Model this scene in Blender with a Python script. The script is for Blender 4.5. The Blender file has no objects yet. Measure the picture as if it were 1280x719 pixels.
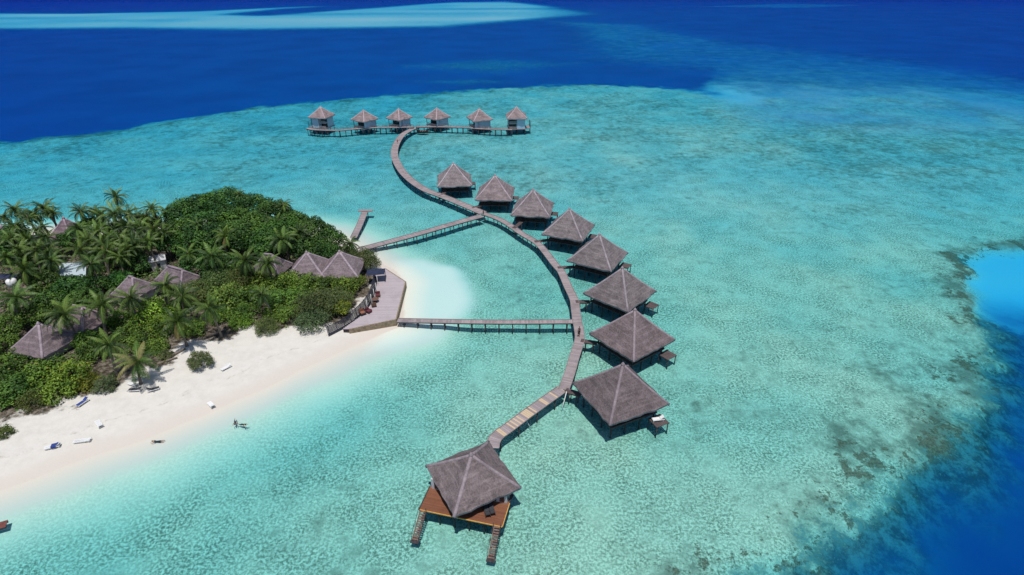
import bpy, bmesh, math, random
import numpy as np
from mathutils import Vector, Matrix

R = math.radians
PI = math.pi
rnd = random.Random(11)
scene = bpy.context.scene
COL = scene.collection

# ------------------------------------------------------------------ camera (solved from the villa roofs)
F_PX, PITCH, ROLL, CAM_H = 711.0, R(29.2173), R(-0.2768), 62.58

def at(x, y, z=0.0):
    """point of the place seen at photo pixel (x, y) that lies at height z"""
    u, v = x - 640, y - 359.5
    cr, sr = math.cos(ROLL), math.sin(ROLL)
    u, v = cr*u + sr*v, -sr*u + cr*v
    c, s = math.cos(PITCH), math.sin(PITCH)
    dx, dy, dz = u/F_PX, c - v/F_PX*s, -s - v/F_PX*c
    t = (z - CAM_H)/dz
    return Vector((dx*t, dy*t, z))

cd = bpy.data.cameras.new('camera')
cam = bpy.data.objects.new('camera', cd)
COL.objects.link(cam)
cd.sensor_width = 36
cd.lens = F_PX/1280*36
cd.clip_start = 0.5
cd.clip_end = 60000
cam.matrix_world = Matrix.Translation((0, 0, CAM_H)) @ Matrix.Rotation(PI/2 - PITCH, 4, 'X') @ Matrix.Rotation(ROLL, 4, 'Z')
scene.camera = cam

# ------------------------------------------------------------------ light
SUN_EL, SUN_AZ = R(75), R(176)          # azimuth clockwise from +Y: high, from behind the camera
world = bpy.data.worlds.new('World')
scene.world = world
world.use_nodes = True
wn = world.node_tree
sky = wn.nodes.new('ShaderNodeTexSky')
sky.sky_type = 'NISHITA'
sky.sun_disc = False
sky.sun_elevation = SUN_EL
sky.sun_rotation = SUN_AZ
sky.air_density = 1.0
sky.dust_density = 0.4
bg = wn.nodes['Background']
bg.inputs[1].default_value = 0.085
wn.links.new(sky.outputs[0], bg.inputs[0])
sl = bpy.data.lights.new('sun', 'SUN')
sl.energy = 3.6
sl.angle = R(0.53)
sl.color = (1.0, 0.965, 0.91)
so = bpy.data.objects.new('sun', sl)
COL.objects.link(so)
sd = Vector((math.cos(SUN_EL)*math.sin(SUN_AZ), math.cos(SUN_EL)*math.cos(SUN_AZ), math.sin(SUN_EL)))
so.rotation_euler = (-sd).to_track_quat('-Z', 'Y').to_euler()
so.location = (0, 0, 200)
scene.view_settings.view_transform = 'Standard'
scene.view_settings.look = 'None'
scene.view_settings.exposure = 0.0
scene.view_settings.gamma = 1
scene.cycles.use_denoising = True
scene.cycles.max_bounces = 5
scene.cycles.diffuse_bounces = 2
scene.cycles.glossy_bounces = 2
scene.cycles.transmission_bounces = 2
scene.cycles.transparent_max_bounces = 16
scene.cycles.volume_bounces = 0
scene.cycles.caustics_reflective = False
scene.cycles.caustics_refractive = False

# ------------------------------------------------------------------ material helpers
class NT:
    def __init__(s, name):
        s.m = bpy.data.materials.new(name)
        s.m.use_nodes = True
        s.t = s.m.node_tree
        s.t.nodes.clear()
        s.out = s.t.nodes.new('ShaderNodeOutputMaterial')
    def n(s, typ, ins=None, **kw):
        nd = s.t.nodes.new(typ)
        for k, v in kw.items():
            setattr(nd, k, v)
        for k, v in (ins or {}).items():
            s.put(nd.inputs[k], v)
        return nd
    def put(s, sock, v):
        if isinstance(v, bpy.types.NodeSocket):
            s.t.links.new(v, sock)
        else:
            sock.default_value = v
    def math(s, op, a, b=0.0, c=None, clamp=False):
        nd = s.n('ShaderNodeMath', operation=op, use_clamp=clamp)
        s.put(nd.inputs[0], a); s.put(nd.inputs[1], b)
        if c is not None: s.put(nd.inputs[2], c)
        return nd.outputs[0]
    def mix(s, f, a, b, mode='MIX'):
        nd = s.n('ShaderNodeMix', data_type='RGBA', blend_type=mode)
        s.put(nd.inputs[0], f); s.put(nd.inputs[6], a if isinstance(a, bpy.types.NodeSocket) else (*a, 1)); s.put(nd.inputs[7], b if isinstance(b, bpy.types.NodeSocket) else (*b, 1))
        return nd.outputs[2]
    def noise(s, vec, scale, detail=3, rough=0.55, dist=0.0, dim='3D'):
        nd = s.n('ShaderNodeTexNoise', {'Scale': scale, 'Detail': detail, 'Roughness': rough, 'Distortion': dist}, noise_dimensions=dim)
        if vec is not None: s.put(nd.inputs['Vector'], vec)
        return nd.outputs[0]
    def vor(s, vec, scale, feature='F1', out=0):
        nd = s.n('ShaderNodeTexVoronoi', {'Scale': scale}, feature=feature)
        s.put(nd.inputs['Vector'], vec)
        return nd.outputs[out]
    def ramp(s, f, lo, hi, a=0.0, b=1.0):
        nd = s.n('ShaderNodeMapRange', {'From Min': lo, 'From Max': hi, 'To Min': a, 'To Max': b}, clamp=True, interpolation_type='SMOOTHSTEP')
        s.put(nd.inputs[0], f)
        return nd.outputs[0]
    def bump(s, h, strength, dist=0.1):
        return s.n('ShaderNodeBump', {'Height': h, 'Strength': strength, 'Distance': dist}).outputs[0]
    def scalev(s, vec, sc):
        return s.n('ShaderNodeVectorMath', {0: vec, 1: sc}, operation='MULTIPLY').outputs[0]
    def attr(s, name):
        return s.n('ShaderNodeAttribute', attribute_name=name)
    def bsdf(s, col, rough=0.8, normal=None, spec=0.3, **kw):
        nd = s.n('ShaderNodeBsdfPrincipled')
        s.put(nd.inputs['Base Color'], col if isinstance(col, bpy.types.NodeSocket) else (*col, 1))
        s.put(nd.inputs['Roughness'], rough)
        nd.inputs['Specular IOR Level'].default_value = spec
        for k, v in kw.items(): s.put(nd.inputs[k], v)
        if normal is not None: s.put(nd.inputs['Normal'], normal)
        return nd.outputs[0]
    def done(s, surf):
        s.t.links.new(surf, s.out.inputs[0])
        return s.m

def simple(name, col, rough=0.7, var=0.25, scale=3.0, spec=0.3, bump=0.0, stretch=(1, 1, 1)):
    t = NT(name)
    tc = t.n('ShaderNodeTexCoord').outputs['Object']
    v = t.scalev(tc, stretch)
    f = t.noise(v, scale, 4, 0.6)
    c = t.mix(t.ramp(f, 0.3, 0.7), tuple(x*(1-var) for x in col), tuple(min(1, x*(1+var)) for x in col))
    return t.done(t.bsdf(c, rough, t.bump(f, bump, 0.05) if bump else None, spec))

# ------------------------------------------------------------------ mesh helpers
class MB:
    def __init__(s):
        s.v = []; s.f = []; s.mi = []; s.cur = 0; s.tints = {}
    def tint(s, f0, val):
        for k in range(f0, len(s.f)): s.tints[k] = val
    def face(s, pts, mi=None):
        i = len(s.v); s.v += [tuple(p) for p in pts]
        s.f.append(tuple(range(i, i+len(pts)))); s.mi.append(s.cur if mi is None else mi)
    def box(s, c, size, rz=0.0, M=None):
        hx, hy, hz = size[0]/2, size[1]/2, size[2]/2
        cs, sn = math.cos(rz), math.sin(rz)
        b = len(s.v)
        for z in (-hz, hz):
            for x, y in ((-hx, -hy), (hx, -hy), (hx, hy), (-hx, hy)):
                p = Vector((x*cs - y*sn, x*sn + y*cs, z))
                if M is not None: p = M @ p
                s.v.append(tuple(Vector(c) + p))
        for q in ((3, 2, 1, 0), (4, 5, 6, 7), (0, 1, 5, 4), (1, 2, 6, 5), (2, 3, 7, 6), (3, 0, 4, 7)):
            s.f.append(tuple(b+k for k in q)); s.mi.append(s.cur)
        return s
    def bar(s, a, b, w, h=None, roll=0.0):
        """rectangular bar from a to b"""
        a, b = Vector(a), Vector(b)
        d = b - a; L = d.length
        q = d.to_track_quat('X', 'Z').to_matrix()
        return s.box((a+b)/2, (L, w, h or w), 0, q)
    def tube(s, pts, radii, n=8, cap=True):
        pts = [Vector(p) for p in pts]
        base = len(s.v)
        for k, p in enumerate(pts):
            d = (pts[min(k+1, len(pts)-1)] - pts[max(k-1, 0)]).normalized()
            q = d.to_track_quat('Z', 'X').to_matrix()
            r = radii[k] if hasattr(radii, '__len__') else radii
            for i in range(n):
                a = 2*PI*i/n
                s.v.append(tuple(p + q @ Vector((r*math.cos(a), r*math.sin(a), 0))))
        for k in range(len(pts)-1):
            for i in range(n):
                j = (i+1) % n
                s.f.append((base+k*n+i, base+k*n+j, base+(k+1)*n+j, base+(k+1)*n+i)); s.mi.append(s.cur)
        if cap:
            s.f.append(tuple(base+i for i in reversed(range(n)))); s.mi.append(s.cur)
            s.f.append(tuple(base+(len(pts)-1)*n+i for i in range(n))); s.mi.append(s.cur)
        return s
    def prism(s, poly, z0, z1):
        n = len(poly); b = len(s.v)
        A = sum(poly[i][0]*poly[(i+1) % n][1]-poly[(i+1) % n][0]*poly[i][1] for i in range(n))
        if A < 0: poly = poly[::-1]
        for z in (z0, z1):
            s.v += [(p[0], p[1], z) for p in poly]
        s.f.append(tuple(b+i for i in reversed(range(n)))); s.mi.append(s.cur)
        s.f.append(tuple(b+n+i for i in range(n))); s.mi.append(s.cur)
        for i in range(n):
            j = (i+1) % n
            s.f.append((b+i, b+j, b+n+j, b+n+i)); s.mi.append(s.cur)
        return s
    def mesh(s, name, mats, smooth=False):
        me = bpy.data.meshes.new(name)
        me.from_pydata(s.v, [], s.f)
        for m in (mats if isinstance(mats, (list, tuple)) else [mats]): me.materials.append(m)
        me.polygons.foreach_set('material_index', s.mi)
        if smooth: me.polygons.foreach_set('use_smooth', [True]*len(me.polygons))
        if s.tints:
            a = me.attributes.new('tint', 'FLOAT', 'FACE')
            a.data.foreach_set('value', [s.tints.get(k, 0.5) for k in range(len(s.f))])
        me.update()
        return me
    def build(s, name, mats, parent=None, smooth=False):
        return link(name, s.mesh(name, mats, smooth), parent)

def link(name, me, parent=None):
    o = bpy.data.objects.new(name, me)
    COL.objects.link(o)
    if parent is not None: o.parent = parent
    return o
def tag(o, label=None, cat=None, group=None, kind=None):
    if label: o['label'] = label
    if cat: o['category'] = cat
    if group: o['group'] = group
    if kind: o['kind'] = kind
    return o
def thing(name, loc, rz, label, cat, group=None):
    o = bpy.data.objects.new(name, None)
    COL.objects.link(o)
    o.empty_display_size = 0.3
    o.location = loc; o.rotation_euler = (0, 0, rz)
    return tag(o, label, cat, group)
def copy_tree(o, parent=None):
    c = o.copy(); COL.objects.link(c)
    if parent is not None:
        c.parent = parent
    for ch in list(o.children): copy_tree(ch, c)
    return c

# ------------------------------------------------------------------ ground: sea bed, reef, island as one sheet
def W(pts, z=0.0):
    return np.array([tuple(at(x, y, z))[:2] for x, y in pts])
def sdist(poly, X, Y):
    """signed distance, positive inside"""
    d2 = np.full(X.shape, 1e18); ins = np.zeros(X.shape, bool)
    n = len(poly)
    for i in range(n):
        ax, ay = poly[i]; bx, by = poly[(i+1) % n]
        ex, ey = bx-ax, by-ay
        t = np.clip(((X-ax)*ex + (Y-ay)*ey)/(ex*ex+ey*ey+1e-12), 0, 1)
        d2 = np.minimum(d2, (X-ax-t*ex)**2 + (Y-ay-t*ey)**2)
        c = ((ay > Y) != (by > Y)) & (X < (bx-ax)*(Y-ay)/(by-ay+1e-12) + ax)
        ins ^= c
    d = np.sqrt(d2)
    return np.where(ins, d, -d)
def sm(x, a, b):
    t = np.clip((x-a)/(b-a), 0, 1)
    return t*t*(3-2*t)
def vnoise(X, Y, sc, seed):
    r = np.random.RandomState(seed).rand(256, 256)
    x, y = X/sc + 1000.3, Y/sc + 1000.7
    xi, yi = np.floor(x).astype(int), np.floor(y).astype(int)
    fx, fy = x-xi, y-yi
    fx, fy = fx*fx*(3-2*fx), fy*fy*(3-2*fy)
    g = lambda i, j: r[i & 255, j & 255]
    return (g(xi, yi)*(1-fx)+g(xi+1, yi)*fx)*(1-fy) + (g(xi, yi+1)*(1-fx)+g(xi+1, yi+1)*fx)*fy

ISLAND = np.vstack([W([(0, 612), (60, 591), (120, 568), (200, 541), (270, 511), (330, 485), (390, 458), (440, 433), (475, 418), (499, 409),
                       (501, 398), (506, 378), (508, 355), (490, 339), (472, 328), (455, 317), (441, 308), (428, 299), (400, 291), (360, 285), (300, 281), (220, 281), (120, 287), (0, 292)]),
                    np.array([(-260, 152), (-330, 90), (-200, 25), (-110, 35), (-84, 49)])])
SPIT = W([(495, 326), (530, 322), (566, 330), (586, 350), (591, 372), (580, 390), (562, 403), (548, 418), (500, 434), (460, 440), (480, 380)])
REEF = np.vstack([W([(-200, 186), (0, 176), (80, 169), (180, 156), (260, 144), (330, 133), (400, 126), (480, 119), (560, 114), (640, 109), (720, 106),
                     (800, 107), (850, 111), (886, 120), (915, 126), (945, 127), (957, 122), (935, 115), (912, 109), (915, 105), (960, 103), (1030, 103), (1100, 111), (1180, 125), (1290, 154), (1500, 213)]),
                  W([(1700, 330), (1285, 296), (1240, 303), (1212, 318), (1203, 340), (1218, 368), (1224, 400), (1226, 440), (1212, 480), (1172, 516), (1122, 560),
                     (1060, 606), (1005, 645), (955, 682), (905, 715), (850, 745)]),
                  np.array([(10, 34), (4, 20), (-10, -30), (-120, -80), (-500, 0), (-600, 140)])])
BANK = W([(-300, 36), (0, 37), (150, 36), (290, 38), (400, 36.5), (560, 34), (680, 24), (770, 18), (735, 12), (690, 6), (640, 1), (560, 2), (500, 6), (420, 12), (330, 18), (300, 17), (360, 11), (440, 7), (380, 7), (250, 13), (100, 16), (-300, 14)])
STREAKS = [(W([(740, 42), (900, 52), (1100, 72), (1290, 102), (1290, 118), (1100, 92), (900, 84), (760, 70)]), 60), (W([(870, 8), (980, 4), (1085, 6), (1000, 9.5)]), 6), (W([(500, 80), (620, 72), (700, 78), (620, 88)]), 22), (W([(690, 26), (800, 30), (860, 48), (780, 44)]), 35),
           (W([(520, 98), (590, 96), (640, 99), (580, 102)]), 10)]
POOL = W([(1212, 318), (1240, 307), (1400, 298), (1420, 396), (1290, 400), (1244, 386), (1220, 358)])

def geo(start, step, g, end):
    out = [start]
    while out[-1] < end:
        out.append(out[-1]+step); step *= g
    return out
xs = np.arange(-150, 150.1, 1.0)
xr = np.array(geo(150, 1.06, 1.045, 18000))[1:]
xs = np.concatenate([-xr[::-1], xs, xr])
ya = np.arange(36, 170.1, 0.9)
yb = np.array(geo(170, 0.92, 1.018, 20000))[1:]
yc = np.array(geo(0, 2, 1.25, 3000))
ys = np.concatenate([36-yc[::-1][:-1]-2, ya, yb])
X, Y = np.meshgrid(xs, ys)
dI = sdist(ISLAND, X, Y); dS = sdist(SPIT, X, Y); dR = sdist(REEF, X, Y); dB = sdist(BANK, X, Y); dP = sdist(POOL, X, Y)
wob = (vnoise(X, Y, 9, 1)-.5)*5 + (vnoise(X, Y, 3.5, 2)-.5)*3.0 + (vnoise(X, Y, 1.6, 3)-.5)*1.6
dR2 = dR + wob*np.where(Y < 200, 1.0, 1.8)
dI2 = dI + (vnoise(X, Y, 7, 5)-.5)*1.0
# lagoon floor
lag = 1.25 + 0.55*sm(-X, -5, 45)*sm(110-Y, 0, 40) + 0.35*(vnoise(X, Y, 16, 7)-.5) + 0.2*(vnoise(X, Y, 6, 8)-.5)
lag = lag - 0.25*sm(Y, 130, 260)
lag = lag + 0.15*sm(X, 60, 150)*sm(Y, 120, 200) + 0.35*sm(-X, 10, 70)*sm(Y, 150, 200)
lag = np.maximum(lag, 0.5)
near = sm(-dI2, -2.0, 17.0) - sm(np.zeros(1), -2.0, 17.0)[0]
near = np.clip(near, 0.004, 1)
z = -lag*near
z = np.where(dI2 > 0, 1.45*(1-np.exp(-np.maximum(dI2, 0)/8.0)), z)
spit = sm(dS + (vnoise(X, Y, 6, 12)-.5)*2, -2.5, 3.5)
z = np.where(dI2 < 0, z*(1-spit) + np.maximum(z, -0.42)*spit, z)
# drop-off
Wd = np.where(Y > 150, 18.0, 21.0) + 130*sm(X, 110, 190)*sm(Y, 180, 300)
drop = sm(-dR2, -1.0, Wd)
drop = drop**0.9
deep = -6.2*np.clip(95/np.maximum(Y, 1), 0.09, 1.0)**0.8
z = z*(1-drop) + deep*drop
deepf = drop.copy()
bank = sm(dB, -22, 55)*(0.62+0.38*vnoise(X*0.5, Y*2.0, 120, 61))*(1-0.65*sm(X, 0, 200))
z = np.where(bank > 0, z*(1-bank) + (-0.20-0.12*vnoise(X, Y*0.35, 60, 21))*bank, z)
deepf = deepf*(1-bank)
for poly, soft in STREAKS:
    st = sm(sdist(poly, X, Y), -soft*1.6, soft)
    z = z + st*0.15; deepf = deepf*(1-0.5*st)
pool = sm(dP + (vnoise(X, Y, 5, 44)-.5)*3, -5, 5)*sm(-dR2, -2, 2)
z = np.where(pool > 0, z*(1-pool) + -2.7*pool, z)
pdeep = sm(119-Y, 0, 17)
deepf = deepf*(1-pool) + 0.5*pdeep*pool
z = z - 1.0*pdeep*pool
cw = W([(900, 108), (940, 106), (952, 120), (925, 124)])
st = sm(sdist(cw, X, Y), -26, 8)*sm(-dR2, -6, 2)
z = z*(1-st*.75) + -1.0*st*.75
deepf = deepf*(1-0.8*st)
# coral density: fringe of the reef top, scattered inside
edge = sm(dR2, -13, -4)*(1-sm(dR2, -1, 6))*(0.55+0.7*sm(vnoise(X, Y, 12, 41), 0.35, 0.65)) + 0.55*sm(dR2, -4, 2)*(1-sm(dR2, 3, 14))*sm(vnoise(X, Y, 9, 42), 0.52, 0.72)
edge = edge*np.where(Y < 200, 1.0, np.where(X > 60, 0.35*sm(X, 120, 190)+0.12, 0.6))
edge2 = np.clip(edge*(1-pool), 0, 1)
farfr = sm(X, 90, 150)*sm(Y, 230, 290)
coral = np.clip(0.22 + 0.38*edge2*np.where(Y > 200, 0.55, 1.0) + 0.22*vnoise(X, Y, 22, 31) + 0.06*sm(X, 30, 150)*sm(Y, 130, 210), 0, 1)
coral = coral + 0.14*sm(Y, 150, 220)
coral = coral*sm(-dI2, 5, 24)*(1-spit)*(1-bank)*(1-pool)
litter = sm(dI2, 14, 19)
# hand-set edge of the vegetation along the beach
VEG = np.vstack([W([(-20, 545), (0, 538), (40, 522), (70, 512), (110, 501), (150, 478), (170, 462), (215, 452), (232, 438), (262, 432), (290, 425), (310, 412), (330, 420), (370, 415), (400, 415), (440, 395), (462, 372), (470, 345), (470, 325), (440, 310), (400, 292), (300, 282), (0, 294)], 1.3), np.array([(-260, 140), (-300, 90), (-150, 50)])])
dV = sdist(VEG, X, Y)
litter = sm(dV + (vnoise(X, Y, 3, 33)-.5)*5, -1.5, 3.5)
ny, nx = X.shape
verts = np.stack([X.ravel(), Y.ravel(), z.ravel()], 1)
idx = np.arange(ny*nx).reshape(ny, nx)
faces = np.stack([idx[:-1, :-1].ravel(), idx[:-1, 1:].ravel(), idx[1:, 1:].ravel(), idx[1:, :-1].ravel()], 1)
gm = bpy.data.meshes.new('ground')
gm.vertices.add(len(verts)); gm.vertices.foreach_set('co', verts.ravel())
gm.loops.add(faces.size); gm.loops.foreach_set('vertex_index', faces.ravel())
gm.polygons.add(len(faces)); gm.polygons.foreach_set('loop_start', np.arange(len(faces))*4)
gm.polygons.foreach_set('use_smooth', np.ones(len(faces), bool))
gm.update(calc_edges=True)
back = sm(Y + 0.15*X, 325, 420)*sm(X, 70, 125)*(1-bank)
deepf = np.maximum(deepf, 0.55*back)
z2 = z
for nm, arr in (('coral', coral), ('litter', litter), ('fringe', edge2), ('farshelf', farfr), ('deepwater', deepf), ('bank', bank), ('clean', np.clip(pool + st*0.8 + spit*0.9, 0, 1)), ('slope', sm(-dR2, -1.5, 9)*(1-pool)*(1-bank)*np.where(Y > 200, 0.5*(1-sm(X, 60, 120)), 1.0)), ('near_green', (1-sm(Y, 105, 200))*sm(-dI2, 2, 16)*(1-spit))):
    a = gm.attributes.new(nm, 'FLOAT', 'POINT'); a.data.foreach_set('value', arr.ravel().astype(np.float32))
ZG = z.copy()
ground = tag(link('ground', gm), kind='structure')

t = NT('sand_and_reef')
pos = t.n('ShaderNodeNewGeometry').outputs['Position']
sep = t.n('ShaderNodeSeparateXYZ', {0: pos})
pz = sep.outputs[2]
flat = t.scalev(pos, (1, 1, 0))
co = t.attr('coral').outputs['Fac']; fr = t.attr('fringe').outputs['Fac']; li = t.attr('litter').outputs['Fac']; fs = t.attr('farshelf').outputs['Fac']
n_f = t.noise(flat, 2.5, 4, 0.80, 0.0)        # rubble under a metre across
n_m = t.noise(flat, 0.40, 6, 0.72, 0.1)
n_l = t.noise(flat, 0.085, 4, 0.6, 0.3)
n_x = t.noise(flat, 0.022, 3, 0.55)
amp = t.math('MULTIPLY', t.ramp(t.noise(flat, 0.14, 4, 0.65), 0.36, 0.62, 0.62, 1.0), t.ramp(co, 0.0, 0.20, 0.25, 1.0))
spk = t.math('SUBTRACT', 1.0, t.math('MULTIPLY', amp, t.math('SUBTRACT', 1.0, t.ramp(n_f, 0.42, 0.60))))
sandw = t.mix(spk, (0.175, 0.205, 0.155), (0.72, 0.73, 0.58))
sandw = t.mix(t.ramp(n_l, 0.45, 0.68, 0.0, 0.40), sandw, (0.68, 0.69, 0.55))
spt = t.ramp(pz, -0.75, -0.35)
sandw = t.mix(spt, sandw, (0.66, 0.61, 0.53))
sandw = t.mix(t.attr('near_green').outputs['Fac'], sandw, t.mix(1.0, sandw, (1.01, 1.02, 0.905), 'MULTIPLY'))  # sand slightly less blue over the near lagoon
# patches of rubble, sea grass and coral
s1 = t.math('ADD', t.math('MULTIPLY', n_f, 0.50), t.math('MULTIPLY', n_m, 0.50))
s2 = t.math('ADD', t.math('MULTIPLY', s1, 0.72), t.math('MULTIPLY', n_l, 0.28))
thr = t.math('SUBTRACT', 0.632, t.math('MULTIPLY', co, 0.24))
patch = t.ramp(t.math('SUBTRACT', s2, thr), -0.035, 0.07)
weedc = t.mix(t.ramp(n_x, 0.4, 0.6), (0.11, 0.125, 0.085), (0.17, 0.17, 0.12))
c = t.mix(t.math('MULTIPLY', patch, 0.8), sandw, weedc)
c = t.mix(t.math('MULTIPLY', t.attr('bank').outputs['Fac'], 0.9), c, t.mix(n_x, (0.56, 0.40, 0.42), (0.64, 0.48, 0.48)))
c = t.mix(t.attr('clean').outputs['Fac'], c, (0.72, 0.73, 0.64))
# coral heads on the fringe
hn = t.noise(flat, 0.75, 7, 0.72, 0.2)
cl = t.noise(flat, 0.13, 3, 0.6, 0.6)
cover = t.math('MULTIPLY', fr, t.ramp(cl, 0.40, 0.62, 0.25, 1.0))
heads = t.ramp(t.math('ADD', hn, t.math('MULTIPLY', cover, 0.28)), 0.65, 0.70)
heads = t.math('MULTIPLY', heads, t.ramp(fr, 0.02, 0.2))
headc = t.mix(t.ramp(n_f, 0.3, 0.7), (0.055, 0.05, 0.03), (0.25, 0.20, 0.12))
c = t.mix(t.math('MULTIPLY', heads, 0.85), c, headc)
c = t.mix(t.math('MULTIPLY', fs, t.ramp(n_x, 0.35, 0.65, 0.30, 0.68)), c, (0.42, 0.34, 0.42))
sl_ = t.ramp(t.math('ADD', t.attr('slope').outputs['Fac'], t.math('ADD', t.math('MULTIPLY', t.math('SUBTRACT', n_m, 0.5), 1.9), t.math('MULTIPLY', t.math('SUBTRACT', n_f, 0.5), 1.1))), 0.30, 0.72, 0.0, 0.92)
sl_ = t.math('MULTIPLY', sl_, t.ramp(t.attr('slope').outputs['Fac'], 0.01, 0.12))
c = t.mix(sl_, c, t.mix(t.math('MULTIPLY', t.ramp(n_m, 0.40, 0.62), t.ramp(n_f, 0.25, 0.6, 0.5, 1.0)), (0.022, 0.055, 0.050), (0.17, 0.30, 0.26)))
# deep water: its scattered blue light is painted onto the bed
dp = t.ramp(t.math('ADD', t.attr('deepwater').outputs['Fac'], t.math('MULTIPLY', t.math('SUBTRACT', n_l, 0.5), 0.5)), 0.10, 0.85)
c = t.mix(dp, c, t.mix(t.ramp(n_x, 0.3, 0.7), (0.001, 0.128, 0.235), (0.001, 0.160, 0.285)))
# dry land
dry = t.mix(t.ramp(t.noise(flat, 0.6, 5, 0.7), 0.3, 0.7), (0.60, 0.57, 0.52), (0.68, 0.65, 0.60))
dry = t.mix(t.ramp(t.noise(t.scalev(pos, (0.5, 1.2, 0)), 0.25, 3), 0.35, 0.7, 0.0, 0.5), dry, (0.70, 0.665, 0.60))
wet = t.mix(n_m, (0.60, 0.54, 0.48), (0.64, 0.58, 0.515))
land = t.mix(t.ramp(t.math('ADD', pz, t.math('MULTIPLY', t.math('SUBTRACT', n_l, 0.5), 0.35)), 0.12, 0.72), wet, dry)
wr = t.math('ABSOLUTE', t.math('SUBTRACT', t.math('ADD', pz, t.math('MULTIPLY', t.math('SUBTRACT', t.noise(flat, 0.16, 3, 0.6), 0.5), 0.55)), 0.80))
wr = t.math('MULTIPLY', t.math('SUBTRACT', 1.0, t.ramp(wr, 0.0, 0.035)), t.ramp(t.noise(flat, 0.9, 4, 0.75), 0.46, 0.66, 0, 0.55))
land = t.mix(wr, land, (0.34, 0.28, 0.21))
land = t.mix(t.ramp(t.noise(flat, 2.6, 4, 0.75), 0.52, 0.70, 0, 0.22), land, (0.50, 0.46, 0.41))
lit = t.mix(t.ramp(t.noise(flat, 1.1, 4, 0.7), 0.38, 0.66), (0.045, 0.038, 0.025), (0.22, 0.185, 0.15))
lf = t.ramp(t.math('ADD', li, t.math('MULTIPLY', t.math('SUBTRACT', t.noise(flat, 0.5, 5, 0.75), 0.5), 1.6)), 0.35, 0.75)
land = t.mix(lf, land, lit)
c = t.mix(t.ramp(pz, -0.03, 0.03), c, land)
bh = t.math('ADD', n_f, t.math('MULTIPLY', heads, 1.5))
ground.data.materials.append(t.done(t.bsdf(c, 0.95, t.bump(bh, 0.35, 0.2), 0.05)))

# ------------------------------------------------------------------ the sea: a closed body of clear absorbing water
t = NT('sea_water')
pos = t.n('ShaderNodeNewGeometry').outputs['Position']
w1 = t.noise(t.scalev(pos, (0.8, 1.0, 0)), 0.9, 4, 0.6, 0.4)
w2 = t.noise(t.scalev(pos, (0.7, 1.0, 0)), 0.16, 3, 0.55, 0.5)
hgt = t.math('ADD', t.math('MULTIPLY', w1, 0.45), t.math('MULTIPLY', w2, 1.6))
nrm = t.bump(hgt, 0.5, 0.35)
fre = t.n('ShaderNodeFresnel', {'IOR': 1.33, 'Normal': nrm}).outputs[0]
gl = t.n('ShaderNodeBsdfGlossy', {'Color': (1, 1, 1, 1), 'Roughness': 0.12, 'Normal': nrm}).outputs[0]
tr = t.n('ShaderNodeBsdfTransparent').outputs[0]
ms = t.n('ShaderNodeMixShader', {0: t.math('MINIMUM', t.math('MULTIPLY', fre, 0.5), 0.016), 1: tr, 2: gl}).outputs[0]
va = t.n('ShaderNodeVolumeAbsorption', {'Color': (0.08, 0.81, 0.984, 1), 'Density': 0.36})
t.t.links.new(va.outputs[0], t.out.inputs['Volume'])
sea_m = t.done(ms)
sea_m.cycles.homogeneous_volume = True
mb = MB(); mb.box((0, 9000, -6), (39000, 24000, 12))
sea = tag(mb.build('sea_water', sea_m), kind='structure')

# ------------------------------------------------------------------ materials of the buildings
def thatch(name, dark, lite):
    t = NT(name)
    tc = t.n('ShaderNodeTexCoord').outputs['Object']
    ob = t.n('ShaderNodeObjectInfo')
    v = t.n('ShaderNodeVectorMath', {0: tc, 1: t.n('ShaderNodeCombineXYZ', {0: t.math('MULTIPLY', ob.outputs['Random'], 60)}).outputs[0]}, operation='ADD').outputs[0]
    z = t.n('ShaderNodeSeparateXYZ', {0: tc}).outputs[2]
    n1 = t.noise(v, 0.55, 4, 0.6, 0.4)
    n2 = t.noise(t.scalev(v, (1, 1, 0.35)), 5.0, 4, 0.7)
    n3 = t.noise(t.scalev(v, (1, 1, 0.12)), 16.0, 2, 0.6)
    band = t.n('ShaderNodeMath', {0: t.math('MULTIPLY', t.math('ADD', z, t.math('MULTIPLY', n1, 0.25)), 1.25)}, operation='FRACT').outputs[0]
    f = t.math('ADD', t.math('MULTIPLY', n1, 0.32), t.math('MULTIPLY', n2, 0.42))
    f = t.math('ADD', f, t.math('MULTIPLY', n3, 0.22))
    f = t.math('ADD', f, t.math('MULTIPLY', t.ramp(band, 0.0, 0.25), -0.05))
    c = t.mix(t.ramp(f, 0.30, 0.62), dark, lite)
    c = t.mix(t.ramp(t.noise(v, 0.3, 3, 0.6), 0.52, 0.72, 0, 0.35), c, tuple(x*0.62 for x in dark))
    st_ = t.noise(t.scalev(v, (0.35, 0.35, 2.2)), 1.1, 4, 0.6)
    c = t.mix(t.ramp(st_, 0.50, 0.70, 0, 0.28), c, tuple(min(1, x*1.35) for x in lite))
    c = t.mix(t.ramp(st_, 0.46, 0.30, 0, 0.22), c, dark)
    c = t.mix(1.0, c, ob.outputs['Color'], 'MULTIPLY')
    h = t.math('ADD', t.math('MULTIPLY', n2, 0.6), t.math('MULTIPLY', n3, 0.6))
    h = t.math('ADD', h, t.math('MULTIPLY', band, 0.45))
    return t.done(t.bsdf(c, 0.95, t.bump(h, 0.45, 0.10), 0.08))
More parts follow.
